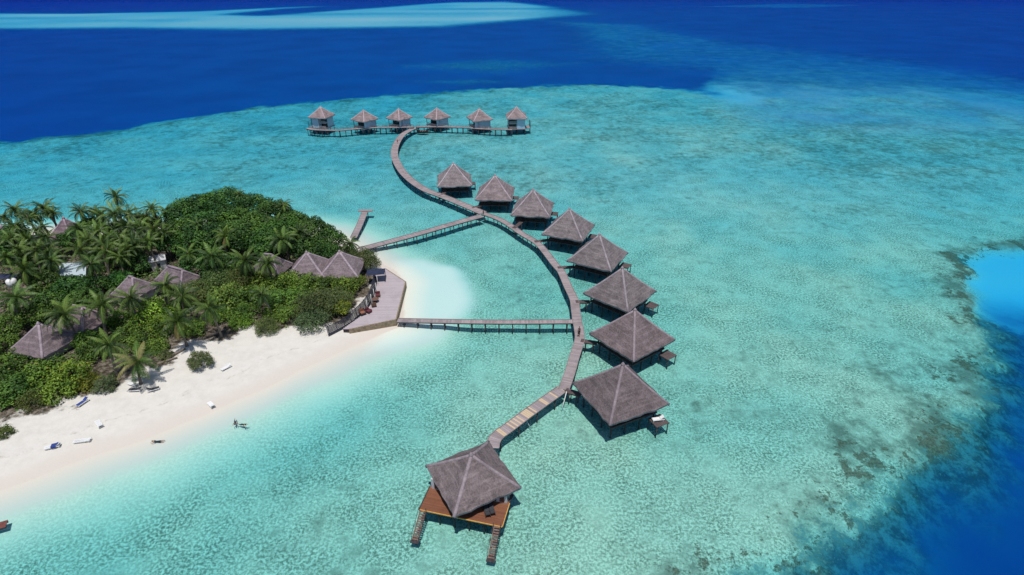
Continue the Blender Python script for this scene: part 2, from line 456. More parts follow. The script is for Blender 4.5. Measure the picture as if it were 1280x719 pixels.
def planks(name, a, b, fresh, var=0.35):
    t = NT(name)
    pos = t.n('ShaderNodeNewGeometry').outputs['Position']
    ti = t.attr('tint').outputs['Fac']
    c = t.mix(t.math('ADD', t.math('MULTIPLY', t.noise(pos, 3.0, 5, 0.7), 0.5), t.math('MULTIPLY', ti, 0.5)), a, b)
    c = t.mix(t.ramp(t.noise(pos, 0.5, 3), 0.45, 0.7, 0, var), c, tuple(x*0.6 for x in a))
    c = t.mix(t.math('GREATER_THAN', ti, 1.0), c, fresh)
    return t.done(t.bsdf(c, 0.75, t.bump(t.noise(pos, 7.0, 3), 0.2, 0.03), 0.2))
M_thatch = thatch('weathered_thatch', (0.082, 0.068, 0.071), (0.248, 0.206, 0.215))
M_ridge = thatch('ridge_thatch', (0.20, 0.165, 0.185), (0.36, 0.305, 0.33))
M_wood = planks('grey_boards', (0.225, 0.182, 0.185), (0.425, 0.365, 0.368), (0.56, 0.43, 0.30))
M_redwood = planks('oiled_deck_boards', (0.16, 0.062, 0.034), (0.27, 0.115, 0.065), (0.75, 0.42, 0.10), 0.25)
M_darkdeck = planks('dark_deck_boards', (0.085, 0.062, 0.062), (0.16, 0.125, 0.125), (0.5, 0.4, 0.3))
M_darkwood = simple('dark_timber', (0.055, 0.042, 0.042), 0.7, 0.35, 4, bump=0.2, stretch=(1, 1, 0.3))
M_post = simple('piling_timber', (0.075, 0.062, 0.058), 0.85, 0.35, 3)
M_plaster = simple('pale_plaster', (0.56, 0.55, 0.55), 0.85, 0.08, 1.5)
M_hutwall = simple('shade_blue_boards', (0.38, 0.54, 0.66), 0.7, 0.08, 2)  # pale hut walls, the bluish cast of shade mixed into their colour
M_glass = simple('dark_window_glass', (0.012, 0.02, 0.03), 0.12, 0.2, 1, spec=0.6)
M_white = simple('white_plastic', (0.80, 0.80, 0.79), 0.45, 0.04, 2)
M_yellow = simple('new_yellow_timber', (0.60, 0.33, 0.08), 0.6, 0.12, 3)
M_whitepole = simple('pale_pole', (0.78, 0.76, 0.72), 0.5, 0.06, 2)

# ------------------------------------------------------------------ boardwalks
def resample(pts, step):
    P = [Vector(p) for p in pts]
    out = []
    for i in range(len(P)-1):
        p0 = P[max(i-1, 0)]; p1 = P[i]; p2 = P[i+1]; p3 = P[min(i+2, len(P)-1)]
        n = max(2, int((p2-p1).length/0.3))
        for k in range(n):
            u = k/n
            out.append(0.5*((2*p1) + (p2-p0)*u + (2*p0-5*p1+4*p2-p3)*u*u + (3*p1-p0-3*p2+p3)*u**3))
    out.append(P[-1])
    res = [out[0]]; acc = 0
    for a, b in zip(out, out[1:]):
        d = (b-a).length
        while acc + d >= step:
            a = a + (b-a)*((step-acc)/d); d = (b-a).length; acc = 0
            res.append(a.copy())
        acc += d
    if (res[-1]-out[-1]).length > step*0.3: res.append(out[-1])
    return res

post_cache = {}
def post_mesh(r, h, m):
    k = (round(r, 3), round(h, 2), m.name)
    if k not in post_cache:
        b = MB(); b.tube([(0, 0, -h), (0, 0, 0)], [r*1.05, r], 7)
        post_cache[k] = b.mesh('post', m, True)
    return post_cache[k]

def boardwalk(name, pts, width, z, label, cat='boardwalk', fresh=(), post_step=4.4, board=0.34, post_h=3.2, mat=None, rail=None, group=None, curb=True, pr=0.11):
    P = resample(pts, board)
    P = [Vector((p.x, p.y, z)) for p in P]
    root = thing(name, P[0], 0, label, cat, group)
    o = P[0]
    b = MB()
    n = len(P)
    nor = []
    for i in range(n):
        d = (P[min(i+1, n-1)]-P[max(i-1, 0)]).normalized()
        nor.append(Vector((-d.y, d.x, 0)))
    for i in range(n-1):
        a, c = P[i]-o, P[i+1]-o
        na, nc = nor[i], nor[i+1]
        e = 0.06
        c2 = a + (c-a)*(1-e)
        w = width/2 + rnd.uniform(-0.03, 0.05)
        dz = rnd.uniform(-0.008, 0.008)
        f0 = len(b.f)
        q = [a+na*w, a-na*w, c2-nc*w, c2+nc*w]
        top = [p+Vector((0, 0, dz)) for p in q]; bot = [p+Vector((0, 0, -0.06)) for p in q]
        b.face(top[::-1] if (top[1]-top[0]).cross(top[2]-top[1]).z < 0 else top)
        for k in range(4):
            b.face([top[k], bot[k], bot[(k+1) % 4], top[(k+1) % 4]])
        fr = i/(n-1)
        isf = any(abs(fr-x) < 0.55/(n-1)*w_ for x, w_ in fresh)
        b.tint(f0, 2.0 if isf else rnd.random()**1.2)
    b.build('deck', mat or M_wood, root)
    for sgn in (-1, 1):
        b = MB()
        st = max(1, int(1.2/board))
        ids = list(range(0, n-1, st)) + [n-1]
        for i, j in zip(ids, ids[1:]):
            b.bar(P[i]-o+nor[i]*sgn*(width/2-0.16)+Vector((0, 0, -0.17)), P[j]-o+nor[j]*sgn*(width/2-0.16)+Vector((0, 0, -0.17)), 0.12, 0.22)
        b.build('beam', M_darkwood, root)
        if curb:
            b = MB()
            for i, j in zip(ids, ids[1:]):
                b.bar(P[i]-o+nor[i]*sgn*(width/2+0.03)+Vector((0, 0, 0.05)), P[j]-o+nor[j]*sgn*(width/2+0.03)+Vector((0, 0, 0.05)), 0.09, 0.12)
            b.build('kerb_board', M_wood, root)
    me = post_mesh(pr, post_h, M_post)
    st = max(1, int(post_step/board))
    for i in range(st//2, n, st):
        for sgn in (-1, 1):
            p = link('post', me, root)
            p.location = P[i]-o+nor[i]*sgn*(width/2-0.16)+Vector((0, 0, -0.07))
        cb = MB(); cb.bar(nor[i]*(width/2+.05), nor[i]*-(width/2+.05), 0.12, 0.16)
        c = cb.build('cross_beam', M_darkwood, root); c.location = P[i]-o+Vector((0, 0, -0.36))
    if rail:
        for sgn in rail:
            b = MB()
            ids = list(range(0, n-1, max(1, int(1.6/board)))) + [n-1]
            for i, j in zip(ids, ids[1:]):
                for hh in (0.95, 0.5):
                    b.bar(P[i]-o+nor[i]*sgn*width/2+Vector((0, 0, hh)), P[j]-o+nor[j]*sgn*width/2+Vector((0, 0, hh)), 0.06)
            for i in ids:
                b.bar(P[i]-o+nor[i]*sgn*width/2, P[i]-o+nor[i]*sgn*width/2+Vector((0, 0, 0.98)), 0.08)
            b.build('railing', M_wood, root)
    return root, P

JZ = 1.3
pj = lambda L, z=JZ: [at(x, y, z) for x, y in L]
# near piece between the big pavilion and the first bend, with many replaced boards
boardwalk('boardwalk', pj([(615.5, 560), (617, 552), (622, 544.5), (634, 536), (654, 521), (681, 501.5), (702.5, 486.5)]), 1.9, JZ,
          'short boardwalk piece patched with pale new boards, leading to the red decked pavilion',
          fresh=[(0.19, 1.2), (0.30, 1), (0.34, 1), (0.375, 1), (0.42, 1), (0.49, 1), (0.53, 2), (0.585, 1), (0.73, 2.2), (0.86, 1.1), (0.99, 2)], board=0.36)
main_px = [(704.5, 487), (712, 467), (718, 446), (724.5, 425), (723.6, 412), (721, 398.5), (719.2, 385), (717.3, 374), (710, 358.5), (701.7, 340), (694, 331), (673.4, 305.7), (652, 292), (633, 279), (619, 272), (604, 267)]
boardwalk('boardwalk', pj(main_px), 1.75, JZ, 'curved boardwalk running past the row of eight big thatched villas', post_step=4.0)
far_px = [(604, 266.5), (592, 261.5), (574.5, 254), (552, 245), (533, 238), (517, 228), (505, 217), (497.5, 206), (493.5, 196), (493.5, 186), (497.5, 176), (504, 168), (514, 162), (522, 159.4)]
boardwalk('boardwalk', pj(far_px), 2.6, JZ+0.01, 'wide sweeping boardwalk loop from the forked pier to the distant row of huts', post_step=4.6, board=0.4)
boardwalk('pier', pj([(602.5, 269.8), (574, 277.5), (520, 293), (449, 312)]), 2.2, JZ-0.02, 'slanting pier from the island trees to the fork in the boardwalk', 'pier', post_step=3.2, board=0.36)
boardwalk('pier', pj([(717.5, 402), (620, 402.5), (496, 400.5)]), 1.35, JZ-0.02, 'straight level pier from the timber terrace to the curved boardwalk', 'pier', post_step=3.0)
boardwalk('pier', pj([(442, 297), (450, 280), (456.5, 263.5)], 1.0), 1.7, 1.0, 'small T shaped jetty with a cross arm at its end behind the island trees', 'jetty', post_step=3.5)
tj = [o for o in COL.objects if o.get('category') == 'jetty'][0]
b = MB(); a_, c_ = at(448, 263.3, 1.12)-tj.location, at(466, 263.3, 1.12)-tj.location
b.bar(a_, c_, 1.5, 0.16); b.build('cross_arm', M_wood, tj)
FARZ = 1.75
boardwalk('boardwalk', pj([(384, 160.5), (396, 162.3), (420, 163), (432, 162.4), (451, 160.6), (476, 159.5), (517, 159.0)], FARZ), 1.8, FARZ, 'thin boardwalk wing on tall posts serving distant huts left of the junction', post_step=2.6, post_h=4.2, board=0.5, rail=(1,), pr=.13)
boardwalk('boardwalk', pj([(520, 158.8), (545, 158.5), (580, 159.4), (595, 160.6), (612.5, 161.5), (640, 162)], FARZ), 1.8, FARZ, 'thin boardwalk wing on tall posts serving the distant huts right of the junction', post_step=2.6, post_h=4.2, board=0.5, rail=(1,), pr=.13)

# ------------------------------------------------------------------ thatched roofs
def roof_mesh(w, d, rise, seed, thick=0.40, sag=0.12, n=9, top=0.0):
    """hipped thatch: apex (or ridge of length top along x) over a rectangle w x d whose eaves lie at z = 0"""
    r = random.Random(seed)
    b = MB()
    rings = []
    m = 12
    for k in range(n+1):
        t = k/n
        hx = top/2 + (w/2-top/2)*t; hy = d/2*t
        zz = rise*(1-t) - sag*math.sin(PI*t)*rise/4
        ring = []
        for side in range(4):
            for i in range(m):
                u = -1+2*i/m
                x, y = ((u*hx, -hy), (hx, u*hy), (-u*hx, hy), (-hx, -u*hy))[side]
                j = 0.03*t + (0.06 if k == n else 0)
                ring.append((x + r.uniform(-j, j), y + r.uniform(-j, j), zz + r.uniform(-j, j)*0.8 - (0.05*(1-abs(u))*t)))
        rings.append([(x, y, q+0.10*(math.sin(1.3*x+seed)*math.cos(1.1*y+seed*.7))*t) for x, y, q in ring])
    N = 4*m
    base = []
    for ring in rings:
        base.append(len(b.v)); b.v += ring
    for k in range(n):
        for i in range(N):
            j = (i+1) % N
            b.f.append((base[k]+i, base[k+1]+i, base[k+1]+j, base[k]+j)); b.mi.append(0)
    low = len(b.v)
    b.v += [(x*0.985, y*0.985, z-thick+r.uniform(-.05, .05)) for x, y, z in rings[-1]]
    inn = len(b.v)
    b.v += [(x*0.80, y*0.80, z-thick+rise*0.14) for x, y, z in rings[-1]]
    for i in range(N):
        j = (i+1) % N
        b.f.append((base[n]+i, low+i, low+j, base[n]+j)); b.mi.append(1)
        b.f.append((low+i, inn+i, inn+j, low+j)); b.mi.append(2)
    b.f.append(tuple(inn+i for i in range(N))); b.mi.append(2)
    me = b.mesh('roof', [M_thatch, M_ridge, M_darkwood])
    me.polygons.foreach_set('use_smooth', [False]*len(me.polygons))
    return me
def ridge_mesh(w, d, rise, wid=0.34, sag=0.12, top=0.0):
    wid *= 1.5
    b = MB()
    for sx, sy in ((-1, -1), (1, -1), (1, 1), (-1, 1)):
        pts = []
        for k in range(9):
            t = k/8
            pts.append((sx*(top/2+(w/2-top/2)*t)*0.995, sy*d/2*t*0.995, rise*(1-t)-sag*math.sin(PI*t)*rise/4-wid*0.26))
        b.tube(pts, [wid*0.5+0.012*math.sin(3*k) for k in range(9)], 6)
    if top > 0: b.tube([(-top/2, 0, rise), (top/2, 0, rise)], wid*0.6, 6)
    return b.mesh('ridge_cap', M_ridge, True)
def cap_mesh(r=0.3):
    b = MB(); b.tube([(0, 0, -0.25), (0, 0, 0.1), (0, 0, 0.28), (0, 0, 0.42)], [r*1.25, r, r*0.55, 0.06], 8)
    return b.mesh('roof_cap', M_ridge, True)
CAP = cap_mesh()
def add_roof(parent, w, d, rise, eave, seed, tint=(1, 1, 1), rz=0, loc=(0, 0), top=0.0, wid=0.34, cap=True):
    o = link('roof', roof_mesh(w, d, rise, seed, top=top), parent)
    o.location = (loc[0], loc[1], eave); o.rotation_euler = (0, 0, rz); o.color = (*tint, 1)
    g = link('ridge_cap', ridge_mesh(w, d, rise, wid, top=top), o); g.color = (*[x*0.97 for x in tint], 1)
    if cap and top == 0:
        c = link('roof_cap', CAP, o); c.location = (0, 0, rise); c.color = (*tint, 1)
    return o

EH = 3.4
VILLAS = [(-18.35, 176.51, 6.3), (-4.89, 164.0, -4.4), (6.0, 151.32, -9.6), (14.79, 136.64, -22.8), (20.25, 120.49, -30.1), (22.6, 103.56, -42.5), (22.07, 87.15, -53.2), (17.13, 71.06, -65.2)]
VL = ['lightest thatched water villa, at the far end of the eight, beside the wide boardwalk loop',
      'thatched water villa right beside the fork where the slanting pier meets the boardwalk',
      'thatched water villa just past the pier fork, third from the far end of the eight',
      'thatched water villa with a pale front slope, fourth from the far end of the eight',
      'thatched water villa turned slightly right, fifth from the far end of the eight',
      'diamond shaped thatched water villa level with the straight pier, third nearest of eight',
      'dark diamond shaped thatched villa by the bend where two people walk, second nearest of eight',
      'large dark thatched villa with a white lounger on its sun platform, nearest of the eight']
BR = [(548.5, 246.5), (590, 259.5), (642, 285.5), (668, 302), (697, 334.5), (719.5, 377), (726, 425.5), (707, 487.5)]
vstilt = post_mesh(0.14, 2.9, M_post)
vcol = post_mesh(0.10, 2.2, M_darkwood)
def villa(i):
    cx, cy, th = VILLAS[i]
    th = R(th)
    root = thing('water_villa', (cx, cy, 0), th, VL[i], 'villa', 'eight thatched water villas along the curved boardwalk')
    tn = 1.0 + 0.62*(1-i/7)**1.0  # haze and sun angle put into the thatch colour, lighter toward the far villas
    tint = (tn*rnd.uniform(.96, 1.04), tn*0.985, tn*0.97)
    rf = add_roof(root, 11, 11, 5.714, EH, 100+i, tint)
    b = MB(); b.box((0.3, 0.3, 2.5), (7.0, 7.0, 2.2))
    w = b.build('wall', M_darkwood, root)
    for (x, y, rz, n) in ((0.3, -3.22, 0, 3), (-3.22, 0.3, PI/2, 3), (3.82, 0.3, PI/2, 2)):
        for k in range(n):
            off = (k-(n-1)/2)*2.1
            g = MB(); g.box((0, 0, 0), (1.5, 0.06, 1.7))
            gw = g.build('window', M_glass, w)
            gw.location = (x+math.cos(rz)*off, y+math.sin(rz)*off, 2.4); gw.rotation_euler = (0, 0, rz)
    b = MB()
    nb = 27
    for k in range(nb):
        f0 = len(b.f)
        b.box((-4.4+8.8*(k+.5)/nb, 0, 1.3), (8.8/nb*0.94, 8.8, 0.08)); b.tint(f0, rnd.random())
    b.build('deck', M_darkdeck, root)
    b = MB()
    for y in (-4.0, -1.4, 1.4, 4.0): b.box((0, y, 1.14), (8.6, 0.16, 0.22))
    for x in (-4.3, 4.3): b.box((x, 0, 1.15), (0.1, 8.6, 0.2))
    b.build('deck_beam', M_darkwood, root)
    for x in (-4.0, -1.4, 1.4, 4.0):
        for y in (-4.0, -1.4, 1.4, 4.0):
            p = link('stilt', vstilt, root); p.location = (x, y, 1.04)
    for x in (-4.2, 4.2):
        for y in (-4.2, 4.2):
            p = link('veranda_post', vcol, root); p.location = (x, y, EH+0.02)
    # railing along two sides
    b = MB()
    for h in (1.8, 2.2):
        b.bar((-4.3, -4.3, h), (4.3, -4.3, h), 0.07); b.bar((4.3, -4.3, h), (4.3, 2.4, h), 0.07)
    for k in range(7): b.bar((-4.3+8.6*k/6, -4.3, 1.34), (-4.3+8.6*k/6, -4.3, 2.2), 0.07)
    for k in range(1, 6): b.bar((4.3, -4.3+7*k/5, 1.34), (4.3, -4.3+7*k/5, 2.2), 0.07)
    b.build('railing', M_darkwood, root)
    # sun platform off the far right corner
    px, py = 5.75, 3.6
    b = MB()
    for k in range(8):
        f0 = len(b.f); b.box((px, py-1.2+2.4*(k+.5)/8, 0.95), (2.3, 0.28, 0.08)); b.tint(f0, rnd.random()*0.6)
    b.box((px, py-1.15, 0.83), (2.2, 0.1, 0.14)); b.box((px, py+1.15, 0.83), (2.2, 0.1, 0.14))
    pf = b.build('sun_platform', M_darkdeck, root)
    for dx in (-1.0, 1.0):
        for dy in (-1.05, 1.05):
            p = link('platform_leg', post_mesh(0.09, 2.4, M_post), pf); p.location = (px+dx, py+dy, 0.9)
    # footbridge from the boardwalk
    s = at(*BR[i], JZ)
    q = Matrix.Rotation(-th, 3, 'Z') @ (s - Vector((cx, cy, 0)))
    e = Vector((-4.3, max(-4.3, min(4.3, q.y*0.6)), 1.28)) if i < 5 else Vector((-4.4, -4.3, 1.28))
    if i < 5: e = Vector((max(-4.4, min(4.4, q.x*.62)), -4.6, 1.28)) if abs(q.y) > abs(q.x) else e
    q.z = 1.27
    b = MB(); b.bar(q, e, 1.15, 0.08)
    bg_ = b.build('footbridge', M_darkdeck, root)
    d = (e-q); L = d.length
    nrm_ = Vector((-d.y, d.x, 0)).normalized()
    b = MB()
    for sg in (-1, 1):
        b.bar(q+nrm_*sg*.5+Vector((0, 0, -.14)), e+nrm_*sg*.5+Vector((0, 0, -.14)), .1, .18)
    b.build('bridge_beam', M_darkwood, bg_)
    for u in (0.3, 0.75):
        for sg in (-1, 1):
            p = link('bridge_post', post_mesh(0.09, 2.8, M_post), bg_); p.location = q+d*u+nrm_*sg*.5+Vector((0, 0, -0.05))
    return root
VR = [villa(i) for i in range(8)]

# ------------------------------------------------------------------ pavilion with the red deck
V9 = (-5.43, 54.13); T9 = R(-61.5)
root9 = thing('pavilion', (V9[0], V9[1], 0), 0, 'thatched pavilion on an open red brown deck with two stairs into the water', 'pavilion')
L9 = lambda x, y, z=0: Vector((x-V9[0], y-V9[1], z))
add_roof(root9, 9.54, 9.54, 3.95, EH, 300, (1.12, 1.09, 1.06), rz=T9, wid=0.36)
DK = 1.4
LF, FR, BRc, LB = Vector((-12.15, 50.49)), Vector((-1.41, 47.8)), Vector((-0.53, 51.25)), Vector((-11.38, 53.74))
ux = (FR-LF).normalized(); uy = Vector((-ux.y, ux.x)); Wd9 = (FR-LF).length
b = MB()
nb = 22
for k in range(nb):
    f0 = len(b.f)
    c = LF + ux*Wd9/2 + uy*(3.9*(k+.5)/nb)
    b.box(L9(c.x, c.y, DK-0.04), (Wd9, 3.9/nb*0.93, 0.08), math.atan2(ux.y, ux.x)); b.tint(f0, rnd.random())
b.build('deck', M_redwood, root9)
back = [LF+uy*3.9, LF+uy*3.9+ux*Wd9, Vector((0.1, 52.6)), Vector((-3.5, 59.8)), Vector((-11.0, 55.9))]
b = MB(); b.prism([L9(p.x, p.y) for p in back], DK-0.12, DK-0.004); b.build('cabin_floor', M_darkwood, root9)
b = MB()
a_, c_ = LF-uy*0.06, FR-uy*0.06
b.bar(L9(a_.x, a_.y, DK-.05), L9(c_.x, c_.y, DK-.05), 0.10, 0.14)
a_, c_ = FR+ux*0.06, FR+ux*0.06+uy*3.7
b.bar(L9(a_.x, a_.y, DK-.05), L9(c_.x, c_.y, DK-.05), 0.10, 0.14)
b.build('edge_board', M_yellow, root9)
b = MB()
a_, c_ = LF-ux*0.06, LF-ux*0.06+uy*3.8
b.bar(L9(a_.x, a_.y, DK-.1), L9(c_.x, c_.y, DK-.1), 0.12, 0.32)
for v in (0.4, 2.2, 3.9):
    a_, c_ = LF+uy*v, FR+uy*v
    b.bar(L9(a_.x, a_.y, DK-.24), L9(c_.x, c_.y, DK-.24), 0.14, 0.24)
b.build('deck_beam', M_darkwood, root9)
for u in range(6):
    for v in (0.4, 2.2, 3.9, 6.0):
        if v == 6.0 and u in (0, 5): continue
        p = LF + ux*(0.5+(Wd9-1)*u/5) + uy*v
        o = link('stilt', post_mesh(0.13, 3.2, M_post), root9); o.location = L9(p.x, p.y, DK-0.13)
cab = [LF+uy*3.55+ux*0.3, LF+uy*3.55+ux*(Wd9-0.3), Vector((-0.45, 52.3)), Vector((-3.6, 58.6)), Vector((-10.3, 55.2))]
b = MB(); b.prism([L9(p.x, p.y) for p in cab], DK, EH-0.22); wl = b.build('wall', M_plaster, root9)
for u, wdt in ((0.07, 0.55), (0.30, 2.2), (0.55, 2.2), (0.78, 1.8), (0.94, 0.6)):
    p = LF + uy*3.52 + ux*(0.3+(Wd9-0.6)*u)
    g = MB(); g.box((0, 0, 0), (wdt, 0.08, 1.75)); o = g.build('window', M_glass, wl)
    o.location = L9(p.x, p.y, DK+1.05); o.rotation_euler = (0, 0, math.atan2(ux.y, ux.x))
p = Vector(cab[2])*0.5 + Vector(cab[1])*0.5
g = MB(); g.box((0, 0, 0), (0.5, 0.1, 1.5)); o = g.build('window', M_glass, wl); o.location = L9(p.x+.02, p.y-.03, DK+1.1); o.rotation_euler = (0, 0, math.atan2(cab[2].y-cab[1].y, cab[2].x-cab[1].x))
def stairs9(top, bot, wdt):
    root = root9
    top = L9(top.x, top.y, DK-0.05); bot = L9(bot.x, bot.y, -0.15)
    d = bot-top; nr = Vector((-d.y, d.x, 0)).normalized()
    b = MB()
    n = 12
    for k in range(n):
        c = top + d*((k+.5)/n)
        b.bar(c+nr*wdt/2, c-nr*wdt/2, 0.21, 0.05)
    for sg in (-1, 1):
        b.bar(top+nr*sg*wdt/2, bot+nr*sg*wdt/2, 0.08, 0.2)
    st = b.build('stairs', simple_stair, root)
    q = MB()
    for sg in (-1, 1):
        q.bar(top+d*.05+nr*sg*(wdt/2+.06)+Vector((0, 0, .85)), bot+nr*sg*(wdt/2+.06)+Vector((0, 0, .85)), 0.05)
        for u in (0.05, 0.5, 1.0): q.bar(top+d*u+nr*sg*(wdt/2+.06), top+d*u+nr*sg*(wdt/2+.06)+Vector((0, 0, .86)), 0.05)
    q.box(bot+Vector((0, 0, -0.05)), (1.1, 0.8, 0.1), math.atan2(ux.y, ux.x))
    q.build('handrail', M_darkwood, st)
simple_stair = simple('stair_treads', (0.20, 0.125, 0.10), 0.7, 0.3, 4)
stairs9(Vector((-11.65, 50.3)), Vector((-12.36, 47.0)), 0.8)
stairs9(Vector((-1.98, 47.9)), Vector((-2.72, 44.35)), 0.8)

# ------------------------------------------------------------------ distant row of huts
HUTS = [(-84.0, 257.5, -15.6, 8.5, 6.3, 2), (-65.1, 257.1, -34.8, 8.6, 4.9, 1), (-50.1, 259.5, -35.7, 8.4, 4.9, 1), (-33.2, 260.6, -42.2, 8.5, 4.9, 1), (-14.0, 257.4, -66.3, 9.1, 4.9, 1), (2.3, 254.6, 3.8, 8.9, 6.3, 2)]
HL = ['two storey thatched hut with stacked balconies at the left end of the distant row',
      'single storey thatched hut, second from the left end of the distant row',
      'single storey thatched hut just left of where the loop meets the distant row',
      'single storey thatched hut just right of the junction, behind the moored dark boat',
      'single storey thatched hut, second from the right end of the distant row',
      'two storey thatched hut with a blank pale wall, right end of the distant row']
def hut(i):
    x, y, th, S, ev, st = HUTS[i]
    root = thing('thatched_hut', (x, y, 0), R(th), HL[i], 'hut', 'thatched huts in the distant row')
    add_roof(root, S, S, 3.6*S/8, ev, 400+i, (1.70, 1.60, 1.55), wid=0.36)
    w = S*0.80
    base = 1.55
    b = MB(); b.box((0, 0, base), (w+0.7, w+0.7, 0.22)); b.build('deck', M_wood, root)
    wl = MB()
    if st == 2:
        sg = 1 if i == 5 else -1
        wl.box((0, w*0.14, (base+ev+.3)/2), (w*0.996, w*0.70, ev+.3-base)); wl.box((sg*w*.25, -w*.353, (base+ev+.2)/2), (w*.5, w*.285, ev+.2-base))
    else: wl.box((w*0.09, w*0.09, (base+ev+.3)/2), (w*0.82, w*0.82, ev+.3-base))
    wall = wl.build('wall', M_hutwall, root)
    # open corner veranda towards the boardwalk: side walls run out past the room
    b = MB()
    if st == 1: b.box((w/2-0.07, -w*0.36, (base+ev)/2), (0.14, w*0.28, ev-base)); b.box((-w*0.36, w/2-0.07, (base+ev)/2), (w*0.28, 0.14, ev-base)); b.build('veranda_wall', M_hutwall, root)
    for s in range(st):
        z0 = base + s*(ev-base)/st
        h = (ev-base)/st
        for side in ((0, 1) if st == 1 else (2,)):
            if side == 2:
                g = MB(); g.box((-sg*w*.25, -w*.215, z0+h*.48), (w*.42, .08, h*.72)); g.build('window', M_glass, wall); continue
            g = MB(); c = (w*0.02, -w*0.325, z0+h*.48) if side == 0 else (-w*0.325, w*0.02, z0+h*.48)
            g.box(c, (w*0.6, 0.08, h*.72) if side == 0 else (0.08, w*0.6, h*.72)); g.build('window', M_glass, wall)
        r = MB()
        if st == 2:
            for hh in (0.5, 0.95): r.bar((-sg*w/2, -w/2, z0+hh), (0, -w/2, z0+hh), 0.09)
            for k in range(5): r.bar((-sg*w/2*k/4, -w/2, z0), (-sg*w/2*k/4, -w/2, z0+.95), 0.08)
            r.build('balcony_railing', M_plaster, root)
            if s == 1:
                f = MB(); f.box((-sg*w*.25, -w*.36, z0), (w*.5, w*.28, .2)); f.build('balcony_floor', M_plaster, root)
            continue
        for hh in (0.5, 0.95):
            r.bar((-w/2, -w/2, z0+hh), (w/2, -w/2, z0+hh), 0.09); r.bar((-w/2, -w/2, z0+hh), (-w/2, w/2, z0+hh), 0.09)
        for k in range(7):
            r.bar((-w/2+w*k/6, -w/2, z0), (-w/2+w*k/6, -w/2, z0+.95), 0.08); r.bar((-w/2, -w/2+w*k/6, z0), (-w/2, -w/2+w*k/6, z0+.95), 0.08)
        r.build('balcony_railing', M_plaster, root)
        if s == 1:
            f = MB(); f.box((0, -w*0.41, z0), (w+.1, w*0.2, 0.2)); f.box((-w*0.41, w*.1, z0), (w*0.2, w*.8, 0.2)); f.build('balcony_floor', M_plaster, root)
    for a in (-1, 1):
        p = link('veranda_post', post_mesh(0.12, ev-base, M_darkwood), root); p.location = (-w/2, a*w/2 if a < 0 else w/2, ev)
    for a in (-w*.48, 0, w*.48):
        for c in (-w*.48, 0, w*.48):
            p = link('stilt', post_mesh(0.16, 3.2, M_post), root); p.location = (a, c, base-.1)
    if st == 2:
        b = MB(); sx = w/2+1.3 if i == 5 else -w/2-1.3
        b.box((sx, 0, base), (2.4, w*.7, .15)); b.build('side_deck', M_wood, root)
        r = MB()
        for hh in (.5, 1.0, 2.6): r.bar((sx+(1.1 if i == 5 else -1.1), -w*.35, base+hh), (sx+(1.1 if i == 5 else -1.1), w*.35, base+hh), .1)
        for k in range(3): r.bar((sx+(1.1 if i == 5 else -1.1), -w*.35+w*.35*k, -1.5), (sx+(1.1 if i == 5 else -1.1), -w*.35+w*.35*k, base+2.6), .14)
        r.build('side_railing', M_darkwood, root)
    return root
for i in range(6): hut(i)

# ------------------------------------------------------------------ moored boat by the far junction
def boat(loc, rz, L, Wb):
    root = thing('moored_boat', loc, rz, 'dark wooden boat moored beside the junction in front of the distant huts', 'boat')
    b = MB()
    secs = []
    n = 9
    for k in range(n):
        t = k/(n-1); u = 2*t-1
        w = Wb/2*(1-abs(u)**2.6)+0.08
        sh = 0.75 + 0.55*u*u
        secs.append([(u*L/2, -w, sh), (u*L/2, -w*.75, -.15), (u*L/2, 0, -.35), (u*L/2, w*.75, -.15), (u*L/2, w, sh)])
    for k in range(n-1):
        for j in range(4): b.face([secs[k][j], secs[k][j+1], secs[k+1][j+1], secs[k+1][j]])
        b.face([(secs[k][0][0], secs[k][0][1]*.9, .45), (secs[k+1][0][0], secs[k+1][0][1]*.9, .45), (secs[k+1][4][0], secs[k+1][4][1]*.9, .45), (secs[k][4][0], secs[k][4][1]*.9, .45)])
    b.build('hull', M_darkwood, root)
    for u in (-.25, .05, .35):
        c = MB(); c.box((u*L/2*1.2, 0, .72), (.35, Wb*.8, .06)); c.build('thwart', M_wood, root)
    c = MB(); c.bar((-L/2*.9, 0, .6), (-L/2*.98, 0, 2.4), .16); c.build('stem_post', M_darkwood, root)
boat((*at(528.3, 164.8, 0.3)[:2], 0.0), R(-6), 5.4, 2.3)

# pale poles standing against the boardwalk
def pole(p0, p1, r, label):
    b = MB(); a = Vector(p0); e = Vector(p1)
    b.tube([(0, 0, 0), (e-a)*0.5+Vector((0, 0, -.02)), e-a], r, 6)
    o = b.build('leaning_pole', M_whitepole, None, True); o.location = a
    tag(o, label, 'pole', 'pale poles leaning on the boardwalk')
pole(at(702, 513.5, -0.9), at(708.3, 489.5, 1.5), 0.07, 'long pale pole leaning in the water at the boardwalk bend by the nearest villa')
pole(at(664, 536.5, -0.9), at(656.5, 522.5, 1.15), 0.05, 'short pale pole slanting into the water from the patched boards near the pavilion')

# ------------------------------------------------------------------ timber terrace, its screen fence, awning and seats
TZ = 1.55
terr = [at(x, y, TZ) for x, y in ((481.7, 335.8), (507, 352.2), (495, 399.2), (436, 411.5), (428, 411.5), (450, 396), (462, 384), (468.5, 369), (471.5, 352), (468, 342))]
tc0 = sum(terr, Vector())/len(terr); tc0.z = 0
rt = thing('timber_terrace', tc0, 0, 'grey plank terrace with pale retaining walls at the island tip, start of the level pier', 'terrace')
b = MB()
